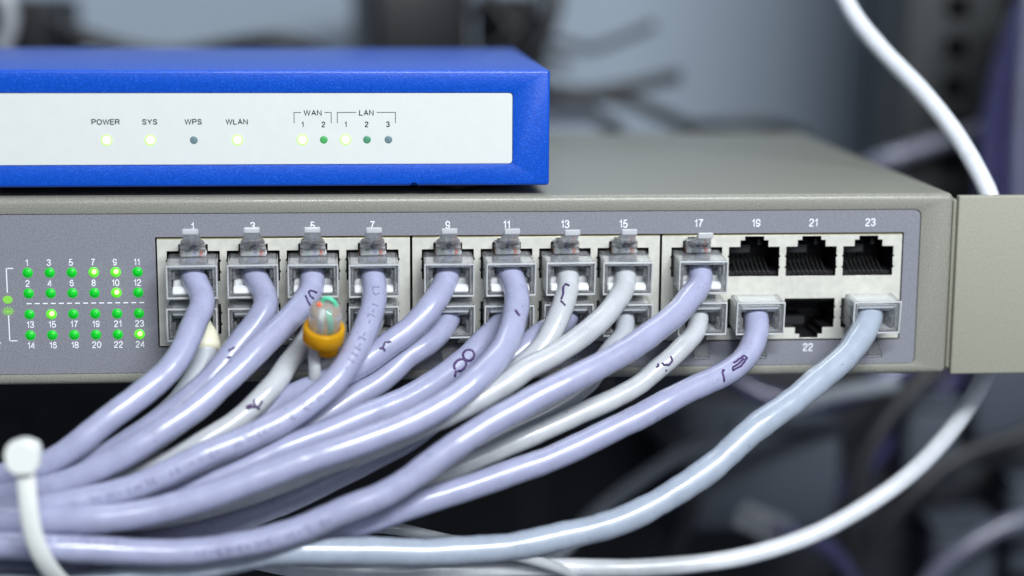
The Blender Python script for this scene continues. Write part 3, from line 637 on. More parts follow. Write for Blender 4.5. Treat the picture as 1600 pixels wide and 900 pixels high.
 15: (2.65, [[101.6,-4.0,27.6],[101.0,-7.3,24.1],[98.6,-10.4,21.1],[95.7,-13.3,18.3],[92.3,-16.1,16.0],[88.7,-18.6,13.9],[84.8,-21.0,12.0],[80.7,-23.1,10.3],[76.4,-25.0,8.6],[72.5,-26.5,6.0],[68.3,-27.9,3.9],[63.9,-29.3,2.0],[59.5,-30.6,0.3],[55.1,-32.0,-1.4],[50.6,-33.4,-3.1],[46.1,-34.6,-4.7],[41.5,-35.7,-6.1],[36.9,-36.7,-7.4],[32.2,-37.6,-8.8],[27.6,-38.4,-10.3],[23.0,-39.1,-11.9],[18.3,-39.6,-13.6],[13.7,-40.1,-15.1],[8.9,-40.5,-16.4],[4.1,-40.9,-17.6],[-0.7,-41.3,-18.5],[-5.6,-41.6,-19.2],[-10.5,-41.8,-19.7],[-15.4,-42.0,-20.1],[-20.3,-42.1,-20.3],[-25.3,-42.2,-20.5],[-30.2,-42.3,-20.5],[-35.2,-42.4,-20.5],[-40.1,-42.4,-20.5],[-45.0,-42.5,-20.4],[-50.0,-42.6,-20.3],[-54.9,-42.6,-20.1],[-59.9,-42.7,-20.0]]),
 16: (2.4, [[101.6,-4.0,16.2],[101.0,-7.3,12.8],[98.0,-10.3,10.0],[95.1,-12.4,6.8],[92.3,-14.0,3.0],[88.4,-15.5,0.3],[84.2,-16.9,-2.0],[79.9,-18.3,-4.0],[75.4,-19.7,-5.7],[70.9,-20.9,-7.4],[66.5,-22.0,-9.5],[62.2,-23.1,-11.6],[57.8,-24.0,-13.8],[53.4,-24.8,-16.0],[48.9,-25.5,-18.1],[44.4,-26.0,-20.2],[39.9,-26.5,-22.1],[35.2,-26.7,-23.9],[30.5,-26.8,-25.5],[25.7,-26.9,-26.9],[20.9,-27.1,-28.0],[16.0,-27.2,-29.0],[11.1,-27.2,-30.0],[6.3,-26.9,-30.9],[1.4,-26.3,-31.8],[-3.4,-25.5,-32.6],[-8.2,-24.3,-33.3],[-12.9,-22.8,-34.1],[-17.5,-21.2,-34.8],[-22.3,-19.9,-35.3],[-27.2,-18.9,-35.6],[-32.1,-18.0,-35.9],[-37.0,-17.6,-35.9],[-42.0,-17.3,-35.9],[-47.0,-17.4,-35.8],[-52.0,-17.5,-35.6],[-56.9,-17.6,-35.5],[-61.9,-17.8,-35.3],[-66.9,-17.9,-35.2]]),
 17: (2.95, [[119.5,-4.0,27.6],[118.8,-7.8,24.6],[116.0,-11.0,22.1],[113.1,-14.3,19.7],[109.8,-17.3,17.7],[106.2,-20.3,16.0],[102.5,-23.1,14.2],[98.7,-25.8,12.6],[94.7,-28.3,11.0],[90.6,-30.7,9.5],[86.3,-32.8,8.0],[82.0,-34.8,6.5],[77.7,-36.5,4.8],[73.5,-38.1,2.8],[69.1,-39.5,0.9],[64.8,-40.7,-1.3],[60.6,-41.8,-3.7],[56.5,-42.7,-6.4],[52.5,-43.5,-9.2],[48.4,-44.2,-11.8],[44.0,-44.8,-14.1],[39.4,-45.4,-15.9],[34.8,-45.9,-17.6],[30.2,-46.3,-19.5],[25.6,-46.8,-21.2],[20.8,-47.2,-22.5],[16.0,-47.6,-23.6],[11.1,-47.8,-24.4],[6.2,-47.8,-25.1],[1.2,-47.9,-25.4],[-3.7,-48.1,-25.3],[-8.7,-48.4,-25.0],[-13.6,-48.7,-24.5],[-18.5,-49.2,-23.9],[-23.4,-49.9,-23.3],[-28.3,-50.1,-22.9],[-33.3,-50.1,-22.5],[-38.2,-50.1,-22.3],[-43.2,-50.1,-22.0],[-48.1,-50.1,-21.8],[-53.1,-50.1,-21.5],[-58.1,-50.1,-21.3]]),
 18: (2.45, [[119.5,-4.0,16.2],[118.1,-7.3,12.9],[114.9,-10.2,10.4],[111.4,-12.7,7.8],[107.6,-14.8,5.4],[103.8,-16.8,2.8],[99.6,-18.8,1.0],[95.2,-20.6,-0.6],[90.7,-22.2,-2.1],[86.2,-23.8,-3.7],[81.7,-25.2,-5.2],[77.1,-26.5,-6.8],[72.5,-27.6,-8.5],[67.9,-28.6,-10.2],[63.3,-29.5,-11.8],[58.6,-30.2,-13.5],[54.0,-30.8,-15.4],[49.5,-31.3,-17.5],[45.0,-31.6,-19.7],[40.4,-31.8,-21.7],[35.8,-31.7,-23.7],[31.2,-31.7,-25.6],[26.5,-31.7,-27.3],[21.7,-31.8,-28.7],[16.8,-32.0,-30.0],[11.9,-32.1,-31.1],[7.0,-32.2,-32.1],[2.1,-32.3,-32.7],[-2.9,-32.3,-33.2],[-7.9,-32.3,-33.4],[-12.9,-32.3,-33.5],[-17.9,-32.4,-33.5],[-22.9,-32.4,-33.4],[-27.9,-32.5,-33.1],[-32.9,-32.6,-32.9],[-37.9,-32.6,-32.6],[-42.9,-32.7,-32.3],[-47.9,-32.7,-32.0],[-52.9,-32.7,-31.8],[-57.9,-32.7,-31.6],[-63.0,-32.8,-31.4]]),
 20: (2.95, [[133.4,-4.0,16.2],[132.9,-7.4,12.6],[130.9,-10.3,9.2],[127.7,-13.1,6.5],[123.8,-15.6,4.7],[119.6,-18.0,3.4],[115.3,-20.2,2.2],[111.0,-22.3,0.8],[106.7,-24.3,-0.8],[102.4,-26.2,-2.6],[98.0,-27.8,-4.2],[93.5,-29.4,-5.8],[89.0,-30.7,-7.5],[84.5,-31.9,-9.2],[79.9,-33.0,-10.9],[75.2,-33.9,-12.2],[70.4,-34.7,-13.5],[65.6,-35.4,-14.9],[60.9,-35.9,-16.3],[56.1,-36.4,-17.7],[51.3,-36.8,-19.1],[46.6,-37.1,-20.6],[41.8,-37.2,-22.2],[37.1,-37.2,-23.8],[32.3,-37.0,-25.3],[27.5,-37.0,-26.7],[22.7,-37.1,-28.0],[17.9,-37.3,-29.4],[13.1,-37.5,-30.7],[8.2,-37.6,-31.7],[3.2,-37.7,-32.4],[-1.7,-37.7,-33.0],[-6.7,-37.7,-33.3],[-11.7,-37.7,-33.4],[-16.7,-37.7,-33.3],[-21.7,-37.7,-33.2],[-26.7,-37.8,-32.8],[-31.7,-37.8,-32.4],[-36.7,-37.9,-32.1],[-41.7,-37.9,-31.9],[-46.7,-37.9,-31.7],[-51.6,-38.0,-31.5],[-56.6,-38.0,-31.3],[-61.6,-38.0,-31.1]]),
 24: (3.2, [[161.4,-4.0,16.2],[159.4,-7.6,13.8],[156.5,-10.4,10.9],[153.3,-13.1,8.2],[149.7,-15.7,5.9],[146.0,-18.1,3.8],[142.2,-20.5,1.7],[138.3,-22.7,-0.4],[134.3,-24.8,-2.5],[130.3,-26.8,-4.7],[126.4,-28.6,-7.2],[122.6,-30.2,-9.9],[118.7,-31.7,-12.6],[114.7,-33.0,-15.2],[110.6,-34.2,-17.7],[106.3,-35.2,-20.0],[101.8,-36.1,-21.9],[97.2,-36.9,-23.5],[92.4,-37.6,-24.9],[87.6,-38.2,-26.0],[82.8,-38.7,-26.8],[77.9,-39.2,-27.6],[73.0,-39.6,-28.3],[68.1,-40.0,-28.7],[63.1,-40.3,-28.9],[58.2,-40.7,-28.9],[53.2,-41.0,-28.9],[48.3,-41.3,-28.7],[43.3,-41.7,-28.4],[38.4,-42.1,-28.1],[33.5,-42.6,-27.6],[28.6,-43.0,-27.3],[23.6,-43.2,-27.2],[18.7,-43.3,-27.6],[13.8,-43.3,-28.3],[8.9,-43.3,-29.1],[4.0,-43.4,-29.9],[-0.9,-43.5,-30.7],[-5.8,-43.6,-31.6],[-10.7,-43.7,-32.2],[-15.6,-43.8,-32.9],[-20.6,-43.9,-33.4],[-25.5,-43.9,-33.7],[-30.5,-43.8,-33.8],[-35.5,-43.8,-33.7],[-40.4,-43.9,-33.5],[-45.4,-43.9,-33.2],[-50.3,-43.9,-32.9],[-55.3,-43.9,-32.5],[-60.2,-43.9,-32.2]]),
}

def write_on(pts, r, s0, strokes, parent, name, m, ink=0.24, off=(0, 0, 0)):
    """pen strokes (u along the jacket, v round it) lying on the side of the cable that faces the front of the rack"""
    L = [0.0]
    for a, b in zip(pts, pts[1:]): L.append(L[-1] + (b-a).length)
    def at_s(s):
        s = max(0.01, min(L[-1]-.01, s))
        for i in range(len(L)-1):
            if L[i+1] >= s:
                t = (s-L[i])/(L[i+1]-L[i]); return pts[i].lerp(pts[i+1], t), (pts[i+1]-pts[i]).normalized()
    bm = bmesh.new()
    for st in strokes:
        P = []
        fine = []
        for (u0, v0), (u1, v1) in zip(st, st[1:]):
            for k in range(4): fine.append((u0+(u1-u0)*k/4, v0+(v1-v0)*k/4))
        fine.append(st[-1])
        for u, v in fine:
            c, t = at_s(s0+u); d = (V((41, -421, 100)) - c).normalized()
            n = (d - t*d.dot(t)).normalized(); b = n.cross(t).normalized()
            if b.z < 0: b = -b
            a = v/r; P.append(c + (n*math.cos(a) + b*math.sin(a))*(r*1.0+.02))
        tube(bm, P, ink, 6)
    return obj(name, finish(bm, name, off), m, parent, True)

OCT = lambda cx, cy, rx, ry, a0=0, a1=360: [(cx + rx*math.cos(math.radians(a)), cy + ry*math.sin(math.radians(a))) for a in [a0+(a1-a0)*k/10 for k in range(11)]]
MARKS = {
    12: (18.0, [OCT(-1.3, .3, 1.5, 1.3), OCT(2.0, -.2, 1.7, 1.2, 0, 320), [(3.6, -.6), (4.6, -1.6)]]),
    5: (8.6, [[(-1.6, -1.3), (-1.0, .2), (-.2, .4), (.4, -.4), (.2, -1.4)], [(1.0, .6), (1.9, -.5), (2.1, -1.6)]]),
    9: (25.2, [[(-.9, .3), (.2, .9), (1.2, .4), (1.3, -.6)], [(1.3, .3), (2.0, .6)]]),
    13: (8.6, [[(-2.6, -.2), (-3.0, .8), (-1.8, 1.3), (-.3, .9), (1.2, .9), (1.5, 1.0)], [(1.9, .9), (2.7, -.5)]]),
    18: (17.6, [[(-1.9, .3), (-1.5, -.7), (-.3, -.9), (.7, -.2), (.9, .5)], [(1.7, .9), (2.1, .3), (2.5, .6)], [(.9, -1.6), (1.2, -1.5)]]),
    20: (17.2, [[(-3.0, -.4), (-2.9, .5), (-.9, .9), (.9, 1.0)], [(-3.0, -.4), (-.4, -.6), (2.4, -.3), (1.8, .3), (-.6, .1), (-2.2, .2)], [(4.3, .9), (5.2, .5), (5.6, -1.6)], [(4.5, .9), (4.9, 1.0)]]),
    6: (29.5, [[(-1.5, -.6), (-.2, -1.0), (1.4, .2), (2.1, .4)], [(-.4, .9), (.4, -.2), (.2, -1.6)], [(.5, .3), (1.7, .9), (2.1, .2)]]),
    3: (25.2, [[(-1.2, .3), (.2, .9)], [(1.0, -.2), (1.9, .2)]]),
    11: (15.5, [[(-.3, .2), (.5, -.4), (.9, -1.0)]]),
}
rp = random.Random(3)
def faded(n0, n1, dv):
    out = []; u = n0
    while u < n1:
        k = rp.choice((0, 1, 2, 3)); h = 0.75
        if k == 0: out.append([(u, dv-h), (u, dv+h)])
        elif k == 1: out.append([(u, dv-h), (u, dv+h), (u+.9, dv+h)])
        elif k == 2: out.append([(u, dv+h), (u+.9, dv+h*.2), (u, dv-h)])
        else: out.append([(u, dv), (u+.9, dv)])
        u += rp.choice((1.4, 1.5, 1.6, 3.6))
    return out
PRINTS = {7: faded(7, 96, -.3), 17: faded(112, 142, -.6) + faded(158, 178, 1.6), 11: []}

LOOKS = {1: (LAV, 'lavender patch cable plugged in under the number 1'), 2: (GRYW, 'pale patch cable wrapped in cream tape, in the lower socket below port 1'),
 3: (LAVD, 'lavender patch cable plugged in under the number 3'), 4: (GRYW, 'hidden pale patch cable in the lower socket below port 3'),
 5: (LAV, 'lavender patch cable under the number 5, passing behind the orange splice connector'), 6: (WHT, 'off-white patch cable with a scribbled 4 mark, in the lower socket behind the orange connector'),
 7: (LAV, 'lavender patch cable under the number 7 with faded print along its jacket'), 8: (GRYW, 'hidden patch cable in the lower socket below port 7'),
 9: (LAV, 'lavender patch cable plugged in under the number 9'), 10: (LAVD, 'dusky lavender patch cable in the lower socket below port 9'),
 11: (LAV, 'lavender patch cable dropping straight down from under the number 11'), 12: (LAV, 'lavender patch cable with a purple handwritten 8, in the lower socket below port 11'),
 13: (WHT, 'off-white patch cable under the number 13 with a purple hook mark'), 14: (LAVD, 'lavender patch cable in the lower socket below port 13'),
 15: (WHT, 'off-white unmarked patch cable plugged in under the number 15'), 16: (GRYW, 'pale grey patch cable in the lower socket below port 15'),
 17: (LAV, 'long glossy lavender patch cable plugged in under the number 17'), 18: (WHT, 'off-white patch cable with a purple pen curl, in the lower socket below port 17'),
 20: (LAV, 'lavender patch cable with a purple pen loop, left of the empty socket marked 22'), 24: (ICE, 'ice blue patch cable with wrinkled shiny jacket, right of the empty socket marked 22')}
YAW = {1: 2.6, 2: 1, 3: 2.3, 4: 2, 5: 1.4, 6: 1, 7: 2.2, 8: 1.5, 9: -.2, 10: 1, 11: 2.8, 12: .5, 13: 3.2, 14: 1, 15: -.4, 16: 1.5, 17: .3, 18: 1.2, 20: 1.0, 24: 2.2}
LIFT = {17: -11, 13: -8, 15: -7.5, 11: -6.5, 3: -5, 1: -5.5, 5: -5, 7: -5, 9: -6}
GRP = 'patch cables plugged into the switch'
for n, (r, P) in CABLES.items():
    u = n % 2 == 1; base = V((PX(n), 0, ZU if u else ZL)); m_, lab = LOOKS[n]
    th = thing('patch_cable', base, lab, 'network cable', GRP)
    P = [V(p) for p in P]
    # carry the jacket a little deeper into the plug
    P = [P[0] + V((0, 3.6, .15 if u else .1))] + P
    pts = spline(P, 1.6)
    bm = bmesh.new(); tube(bm, pts, r, 20, wob=0.028 if n != 24 else 0.05, seed=n)
    jk = obj('jacket', finish(bm, 'jacket', base), m_, th, True)
    if n in MARKS:
        s0, st = MARKS[n]; write_on(pts, r, s0+3.6, st, jk, 'marker_writing', PEN, 0.26 if n != 12 else 0.30, base)
    if PRINTS.get(n):
        write_on(pts, r, 3.6, PRINTS[n], jk, 'jacket_print', EMBOSS, 0.13, base)
    pl = obj('plug', PLUG[u], CLEAR, th)
    tilt = math.radians(-6.0 + random.uniform(-.8, .8)); sg = 1
    pl.matrix_local = Matrix.Rotation(math.radians(YAW[n]), 4, 'Z') @ Matrix.Rotation(-tilt, 4, 'X')
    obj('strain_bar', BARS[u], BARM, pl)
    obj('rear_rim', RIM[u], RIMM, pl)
    obj('inner_carrier', CARR[u], INNER, pl); obj('bright_liner', LINER[u], LINERM, pl)
    la = obj('latch', LATCH[u], CLEARL if u else CLEARD, pl); s = 1 if u else -1
    la.location = V((0, 8.5, s*6.6))*MM
    la.rotation_euler = (math.radians(-s*(10 + LIFT.get(n, 0 if u else -15))), 0, 0)
    obj('thumb_tip', THUMB[u], FROST if u else CLEARD, pl); tt = pl.children[-1]
    tt.location = la.location; tt.rotation_euler = la.rotation_euler
    for k in range(8):
        wi = obj('wire', WMESH[WCOL[k]], None, pl); wi.location = V(((k-3.5)*.78, 1.25, s*6.85))*MM
    for p in PLUG[u].polygons: p.use_smooth = False
    if n == 2:                                     # strip of cream tape wound where the jacket leaves the plug
        bm = bmesh.new(); tube(bm, spline(P[1:4], 1.2), r*1.25, 18, wob=.06, seed=50); obj('tape_wrap', finish(bm, 'tape_wrap', base), CREAM, th, True)

# ------------------------------------------------------------------ splice connector on its white lead
SC = (31.1, -24, 15.5)
sp = thing('splice_connector', SC, 'orange splice connector with a clear cap over green and white wires', 'connector')
ax = V((0.10, -0.42, 0.9)).normalized(); b0 = V((30.6, -22.6, 15.2))
bm = bmesh.new(); lathe(bm, [(4.2, 0), (4.65, .5), (4.7, 3.6), (4.4, 4.1), (3.7, 4.2), (3.65, 1.0)], ax, b0, 40); obj('collar', finish(bm, 'collar', SC), AMBER, sp, True)
bm = bmesh.new(); lathe(bm, [(3.55, 1.0), (3.6, 8.2), (3.3, 9.3), (2.6, 9.9), (1.2, 10.3), (.1, 10.4)], ax, b0, 40); cp = obj('cap', finish(bm, 'cap', SC), CAPM, sp, True)
bm = bmesh.new(); lathe(bm, [(1.9, -3.6), (2.4, -3.2), (2.6, .3)], ax, b0 + V((1.2, 0, 0)), 24); obj('socket_stem', finish(bm, 'socket_stem', SC), AMBER, sp, True)
def wire(name, P, r, m, parent, off):
    bm = bmesh.new(); tube(bm, spline(P, .5), r, 12); return obj(name, finish(bm, name, off), m, parent, True)
e1 = V((1, 0, 0)); e2 = ax.cross(e1).normalized()
if e2.y > 0: e2 = -e2
q = lambda a, f, h: b0 + e1*a + e2*f + ax*h
wire('wire', [q(.9, 1.9, 1.5), q(1.2, 2.2, 4.5), q(1.0, 2.0, 7), q(.3, 1.2, 9)], .62, WIRES['mint'], sp, SC)
wire('wire', [q(-1.1, 2.0, 1.5), q(-.9, 2.3, 5), q(-.9, 2.0, 8), q(-.6, 1.0, 9.2)], .7, WIRES['white'], sp, SC)
wire('wire', [q(-1.0, -.6, 9.3), q(-.8, -.8, 10.9), q(.2, -.6, 11.3), q(1.5, -.2, 10.8), q(2.3, 0, 9.2)], .5, WIRES['green'] if 0 else WIRES['mint'], sp, SC)
bm = bmesh.new(); lathe(bm, [(.5, 0), (.62, .3), (.4, .9)], ax, q(-1.6, .6, 10.0), 12); obj('copper_tip', finish(bm, 'copper_tip', SC), WIRES['orange'], sp, True)
wire('lead_wire', [q(-1.3, .3, .8), q(-1.6, .2, -2.5), V((28.4, -20.5, 5.5)), V((26.7, -17, 1)), V((24.5, -13.5, -4.5)), V((20, -12, -11))], 1.45, WHT, sp, SC)

# ------------------------------------------------------------------ cable tie round the bundle
TC = (-29.9, -57, -4)
ct = thing('cable_tie', TC, 'white nylon cable tie with chunky head, wrapped round the cable bundle', 'cable tie')
bm = bmesh.new()
lp = [(-4.0, 1.0), (-3.3, 3.0), (-.6, 3.9), (1.0, 3.9), (3.3, 2.9), (3.9, 1.2), (3.7, -1.8), (2.3, -3.6), (-1.6, -3.7), (-3.5, -2.2)]
prism(bm, [(-29.6 + x*.90, -.6 + z*.90) for x, z in lp], -61.2, -56.4)
me = modded(bm, 'head', [bevel_mod(.3, 2, 20)], TC); autosmooth(obj('head', me, NYLON, ct), 22)
SP = [(-29.6, -58.2, -1.0), (-29.3, -58.9, -4.6), (-29.1, -59.2, -8.6), (-28.9, -59.2, -12.4), (-28.4, -58.6, -17.1), (-27.2, -57.0, -22.5), (-25.2, -53.0, -28.5), (-23.0, -46.0, -34.0),
      (-22.6, -33, -39.0), (-27, -16, -35), (-38, -6.5, -30), (-39.2, -8, -22), (-38.6, -10.5, -15), (-37.2, -18, -10.2), (-35.3, -28, -6.9), (-33.0, -40, -4.2), (-31.2, -50, -2.6), (-29.9, -56.0, -2.0)]
pts = spline(SP, 1.5)
bm = bmesh.new()
WV = [V((1, 0, 0.0)) if p.z > -14 or p.y > -45 else V((1, 0, .5)) for p in pts]
strap(bm, pts, WV, 3.7, 1.3)
autosmooth(obj('strap', finish(bm, 'strap', TC), NYLON, ct), 50)

# ------------------------------------------------------------------ loose cables and the rack behind
def loose(name, P, r, m, label, cat='network cable', group=None, n=16, wob=.02, seed=1):
    bm = bmesh.new(); tube(bm, spline(P, 3.0), r, n, wob=wob, seed=seed)
    P0 = V(P[0]); o = obj(name, finish(bm, name, P0), m, None, True); o.location = P0*MM
    return tag(o, label, cat, group)
LOOPW = jacket('white_loop_jacket', (0.60, 0.63, 0.67))
loose('loose_cable', [(165.4, 60.0, 97.2), (169.8, 54.0, 86.3), (176.2, 46.0, 76.6), (183.9, 36.0, 66.9), (189.6, 26.0, 57.4), (193.1, 18.0, 49.0), (195.6, 13.0, 41.6), (197.7, 10.0, 31.1), (199.3, 10.0, 19.7), (199.0, 12.0, 7.9), (197.0, 16.0, -5.3), (193.6, 18.0, -13.8), (187.9, 19.0, -22.5), (179.9, 19.0, -30.9), (168.1, 18.0, -39.0), (154.6, 17.0, -45.8), (139.3, 15.0, -50.0), (122.3, 13.0, -51.8), (105.4, 10.0, -51.4), (84.0, 7.0, -49.7), (67.8, 4.0, -48.8), (51.8, 0.0, -47.6), (36.5, -4.0, -45.8), (22.2, -8.0, -43.0), (12.3, -10.0, -39.9), (-1.1, -10.0, -37.1), (-16.3, -8.0, -36.5), (-34.6, -5.0, -36.8), (-62.5, 0.0, -37.8)],
      2.35, LOOPW, 'long white cable hanging behind the beige bracket and curving under the switch', seed=3)
loose('loose_cable', [(215.3, 150.0, -38.4), (191.1, 140.0, -39.5), (166.7, 125.0, -42.6), (147.5, 110.0, -45.0), (133.8, 100.0, -47.3), (118.8, 90.0, -53.1), (104.6, 75.0, -57.9), (93.7, 60.0, -63.6), (82.5, 45.0, -64.0), (68.3, 40.0, -65.3), (44.2, 40.0, -68.0)],
      2.6, jacket('dim_grey_jacket', (0.22, 0.24, 0.27)), 'dim grey blurred cable crossing the dark behind the ice blue cable')
loose('loose_cable', [(26.1, -15.0, -33.2), (35.0, -13.0, -32.4), (41.0, -12.0, -32.1), (47.1, -11.0, -33.0), (53.8, -9.0, -35.4), (62.5, -6.0, -38.6), (75.4, 0.0, -43.7), (92.2, 8.0, -52.5), (103.0, 15.0, -62.0)],
      1.5, WHT, 'thin white cable peeping out above the ice blue cable')
VG = 'violet cables in the dark under the bracket'
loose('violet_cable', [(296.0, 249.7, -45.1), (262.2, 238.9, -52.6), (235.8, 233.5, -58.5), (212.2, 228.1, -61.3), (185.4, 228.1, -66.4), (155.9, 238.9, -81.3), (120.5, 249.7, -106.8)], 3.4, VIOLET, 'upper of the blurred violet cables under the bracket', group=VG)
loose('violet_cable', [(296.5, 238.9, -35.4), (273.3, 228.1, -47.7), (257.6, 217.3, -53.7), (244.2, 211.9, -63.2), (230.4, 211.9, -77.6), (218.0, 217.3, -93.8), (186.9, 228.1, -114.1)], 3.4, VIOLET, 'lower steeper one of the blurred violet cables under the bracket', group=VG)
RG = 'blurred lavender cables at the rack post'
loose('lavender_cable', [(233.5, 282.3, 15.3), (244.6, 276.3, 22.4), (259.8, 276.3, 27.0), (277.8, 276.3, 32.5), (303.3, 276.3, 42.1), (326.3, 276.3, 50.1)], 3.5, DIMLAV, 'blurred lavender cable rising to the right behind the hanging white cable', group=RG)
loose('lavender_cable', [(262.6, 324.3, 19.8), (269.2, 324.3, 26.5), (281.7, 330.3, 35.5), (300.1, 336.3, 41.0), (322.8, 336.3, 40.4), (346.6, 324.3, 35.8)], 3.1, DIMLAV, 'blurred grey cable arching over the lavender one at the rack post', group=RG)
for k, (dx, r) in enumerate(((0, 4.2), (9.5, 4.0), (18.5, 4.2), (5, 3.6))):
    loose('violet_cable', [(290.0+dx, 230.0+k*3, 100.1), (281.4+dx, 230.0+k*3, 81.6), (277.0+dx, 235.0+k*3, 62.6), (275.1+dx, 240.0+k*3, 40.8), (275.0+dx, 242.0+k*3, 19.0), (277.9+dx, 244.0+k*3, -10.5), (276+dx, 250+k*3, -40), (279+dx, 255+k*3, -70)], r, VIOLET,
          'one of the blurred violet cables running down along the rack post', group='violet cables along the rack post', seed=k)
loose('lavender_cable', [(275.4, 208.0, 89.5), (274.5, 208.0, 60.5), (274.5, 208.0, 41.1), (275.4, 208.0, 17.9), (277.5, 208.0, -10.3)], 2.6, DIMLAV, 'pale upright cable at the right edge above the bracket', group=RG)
BG = 'black cables behind the blue router'
KC = [([(57.6, 292.8, 44.1), (88.6, 302.8, 45.8), (112.7, 311.6, 47.2), (131.1, 311.6, 46.2), (152.1, 311.6, 49.8), (168.6, 315.3, 53.2)], 2.9, 'blurred black cable behind the router, its end tilting up'),
      ([(57.4, 292.8, 37.8), (99.1, 305.3, 45.7), (125.8, 311.6, 46.2), (146.9, 311.6, 43.1), (160.2, 311.6, 37.8), (173.1, 315.3, 30.8), (177.7, 324.1, 14.7)], 2.9, 'blurred black cable bending down over the rear edge of the switch'),
      ([(104.2, 305.3, 53.3), (114.7, 305.3, 48.2), (126.4, 305.3, 42.6), (135.7, 305.3, 35.8), (143.2, 311.6, 30.7), (148.4, 320.3, 12.6)], 2.9, 'short blurred black cable dropping steeply beside the router'),
      ([(167.2, 305.3, 33.1), (184.3, 311.6, 33.1), (200.3, 311.6, 33.6), (214.7, 315.3, 30.7), (225.2, 324.1, 24.8), (232.9, 330.3, 2.8)], 2.4, 'blurred black cable lying along the rear edge of the switch'),
      ([(97.2, 342.8, 30.1), (104.7, 337.8, 47.6), (113.4, 332.8, 65.1), (119.7, 335.3, 85.1), (115.9, 342.8, 100.1), (104.7, 350.3, 110.1)], 3.5, 'upright black loop of cable left above the router corner')]
KC += [([(72, 380, 118), (86, 372, 100), (98, 366, 78), (112, 364, 62), (128, 366, 54)], 2.6, 'thin black cable slanting down towards the router corner'),
       ([(124, 372, 112), (118, 366, 92), (108, 362, 74), (96, 362, 62), (84, 366, 56)], 2.4, 'thin black cable crossing the slanting one behind the router corner'),
       ([(100, 360, 58), (118, 356, 66), (136, 356, 62), (150, 360, 66), (166, 366, 72)], 2.0, 'wispy black cable reaching right over the switch, highest of its tangle')]
for k, (P, r, lab) in enumerate(KC): loose('black_cable', P, r, BLKCAB, lab, 'cable', BG, seed=k)

def adapter(loc, sx, sy, sz, label, ang):
    t = thing('power_adapter', loc, label, 'power adapter', 'power adapters behind the router'); x, y, z = loc; t.rotation_euler = (0, 0, ang)
    bm = bmesh.new(); box(bm, -sx, sx, -sy, sy, 0, sz, 4, 3); autosmooth(obj('case', finish(bm, 'case'), BLACK, t))
    bm = bmesh.new(); lathe(bm, [(3.2, 0), (2.6, 10), (2.2, 14)], (1, .1, .1), (sx-1, 0, sz*.5), 14); obj('cord_sleeve', finish(bm, 'cord_sleeve'), BLKCAB, t, True)
# shelf that carries the adapters, behind the switch
sf = plain('rack_shelf', lambda b: (box(b, -330, 128, 262, 420, 38, 40.5), box(b, -330, 128, 262, 264, 40.6, 46)), GREYCASE)
tag(sf, 'grey rack shelf hidden behind the blue router', 'shelf')
adapter((60, 385, 40.6), 22, 26, 74, 'big black power adapter rising behind the middle of the router', .2)
adapter((-104, 385, 40.6), 14, 20, 42, 'small black power adapter behind the left end of the router', -.3)
adapter((104, 392, 40.6), 9, 18, 44, 'narrow black power adapter behind the right end of the router', .5)
loose('black_cable', [(28, 300, 60), (10, 290, 68), (-12, 296, 66), (-38, 300, 62), (-70, 296, 70), (-84, 300, 76)], 3.4, BLKCAB, 'slack black cord draped between two power adapters', 'cable', BG)
loose('pale_cable', [(-108, 285, 44), (-98, 280, 64), (-93, 278, 76), (-97, 280, 92), (-108, 288, 112)], 3.0, GRYW, 'pale blurred cord crossing the small adapter at top left', 'cable')

def post(x0, x1, y0, label, group):
    me = plate('rack_post', [(x0, -420), (x1, -420), (x1, 420), (x0, 420)],
               [rrect((x0+x1)/2-4.8, (x0+x1)/2+4.8, z, z+9.6, .8, 2) for z in [-400 + 15.9*k for k in range(50)]], y0, y0+2, .1, (x0, y0, -420))
    o = obj('rack_post', me, POST); o.location = V((x0, y0, -420))*MM
    tag(o, label, 'rack post', group)
    bm = bmesh.new(); box(bm, x0, x0+2, y0+2.1, y0+50, -420, 420); obj('side_flange', finish(bm, 'side_flange', (x0, y0, -420)), POST, o)
    bm = bmesh.new(); box(bm, x0+2.1, x1+6, y0+50, y0+52, -420, 420); obj('rear_flange', finish(bm, 'rear_flange', (x0, y0, -420)), DARKCASE, o)
post(257, 296, 290, 'dark grey perforated rack post at the right, behind the hanging cable', None)

sp_ = plain('rack_side_panel', lambda b: (box(b, 306, 310, 200, 519, -420, 420), box(b, 297.5, 306, 330, 332, -420, 420)), DARKCASE)
tag(sp_, 'dark rack side panel beyond the perforated post', 'rack panel')
# dark backing and grey boxes under the switch
dc = thing('shade_backing', (60, 300, -130), 'dark backing block added for the shade under the switch', 'backdrop')  # dark block put in for the shade below the switch
bm = bmesh.new(); box(bm, -260, 250, 215, 400, -230, -26, 3); autosmooth(obj('case', finish(bm, 'case', (60, 300, -130)), DARKCASE, dc))
bm = bmesh.new()
for k in range(9): box(bm, -200 + k*44, -170 + k*44, 213.5, 214.9, -150, -60, .4)
obj('backing_slats', finish(bm, 'backing_slats', (60, 300, -130)), BLACK, dc)
def greybox(x0, x1, y0, y1, z0, z1, label, m=GREYCASE):
    o = thing('grey_patch_box', ((x0+x1)/2, (y0+y1)/2, z0), label, 'box', 'grey boxes under the switch')  # plain boxes standing in for blurred grey patches in the gaps
    bm = bmesh.new(); box(bm, x0, x1, y0, y1, z0, z1-3.4, 3, 3); autosmooth(obj('case', finish(bm, 'case', o.location/MM), m, o))
    bm = bmesh.new(); box(bm, x0-1, x1+1, y0-1, y1+1, z1-3.2, z1, 1.2, 2); autosmooth(obj('lid', finish(bm, 'lid', o.location/MM), m, o))
greybox(146, 204, 172, 210, -96, -58, 'wide blurred grey box under the right of the switch')
greybox(100, 150, 176, 212, -58, -34, 'small blurred grey box just under port 16')
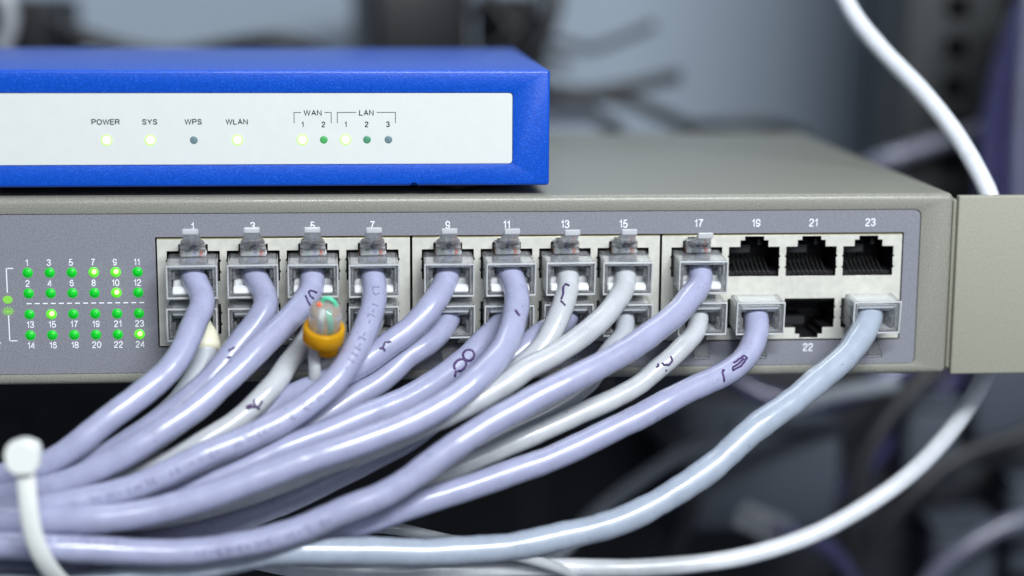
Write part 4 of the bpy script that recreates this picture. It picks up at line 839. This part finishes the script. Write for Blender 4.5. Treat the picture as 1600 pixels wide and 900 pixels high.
for x0, x1, y, z0, z1, lab in ((234, 254, 196, -88, -56, 'small blurred grey box left of the rack post foot'), (262, 288, 205, -74, -40, 'small blurred grey box in front of the rack post'),
                             (244, 268, 190, -132, -100, 'lowest blurred grey box at the bottom right'), (276, 300, 200, -124, -86, 'blurred grey box at the right edge under the bracket')):
    greybox(x0, x1, y, y+22, z0, z1, lab)
ec = thing('shade_backing', (268, 240, -210), 'second dark backing panel added at the lower right behind the grey boxes', 'backdrop')  # added dark panel, carries the dark backing on to the right
bm = bmesh.new(); box(bm, 252, 330, 228, 236, -210, -24, 2); autosmooth(obj('case', finish(bm, 'case', (268, 240, -210)), DARKCASE, ec))
bm = bmesh.new()
for k in range(6): box(bm, 258, 322, 226.6, 227.9, -190 + k*24, -180 + k*24, .4)
obj('backing_slats', finish(bm, 'backing_slats', (268, 240, -210)), POST, ec)
for k, (P, r, m_, lab) in enumerate((
        ([(262, 178, -20), (236, 172, -38), (214, 168, -62), (206, 166, -92), (214, 168, -140)], 3.0, BLKCAB, 'black cable drooping under the bracket into the lower right corner'),
        ([(300, 182, -52), (270, 178, -64), (244, 174, -72), (222, 172, -92), (196, 176, -130)], 2.8, BLKCAB, 'black cable crossing the grey boxes at the lower right'),
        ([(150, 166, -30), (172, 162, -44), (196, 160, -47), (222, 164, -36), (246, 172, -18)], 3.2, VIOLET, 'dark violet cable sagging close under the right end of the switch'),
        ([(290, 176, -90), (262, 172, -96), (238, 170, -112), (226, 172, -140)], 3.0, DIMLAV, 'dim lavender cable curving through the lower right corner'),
        ([(118, 168, -42), (140, 164, -58), (150, 162, -78), (140, 166, -112)], 3.2, BLKCAB, 'black cable hanging between the grey boxes under the switch'))):
    loose('dark_cable', P, r, m_, lab, 'cable', 'blurred cables in the dark under the switch', seed=k+20)
# clear plug lying loose in the dark
lp_ = thing('loose_plug', (171.5, 150, -89), 'loose clear plug end glinting in the dark under the long white cable', 'plug')
o = obj('shell', PLUG[True].copy(), CLEAR, lp_); o.rotation_euler = (.3, 0, 1.1)
bm = bmesh.new(); tube(bm, spline([(0, -4, 2.5), (3, -12, 2), (14, -18, -4), (30, -16, -20)], 1.5), 2.6, 14)
jk = obj('jacket', finish(bm, 'jacket'), VIOLET, lp_, True); jk.rotation_euler = (0, 0, .6)
bpy.context.view_layer.update()
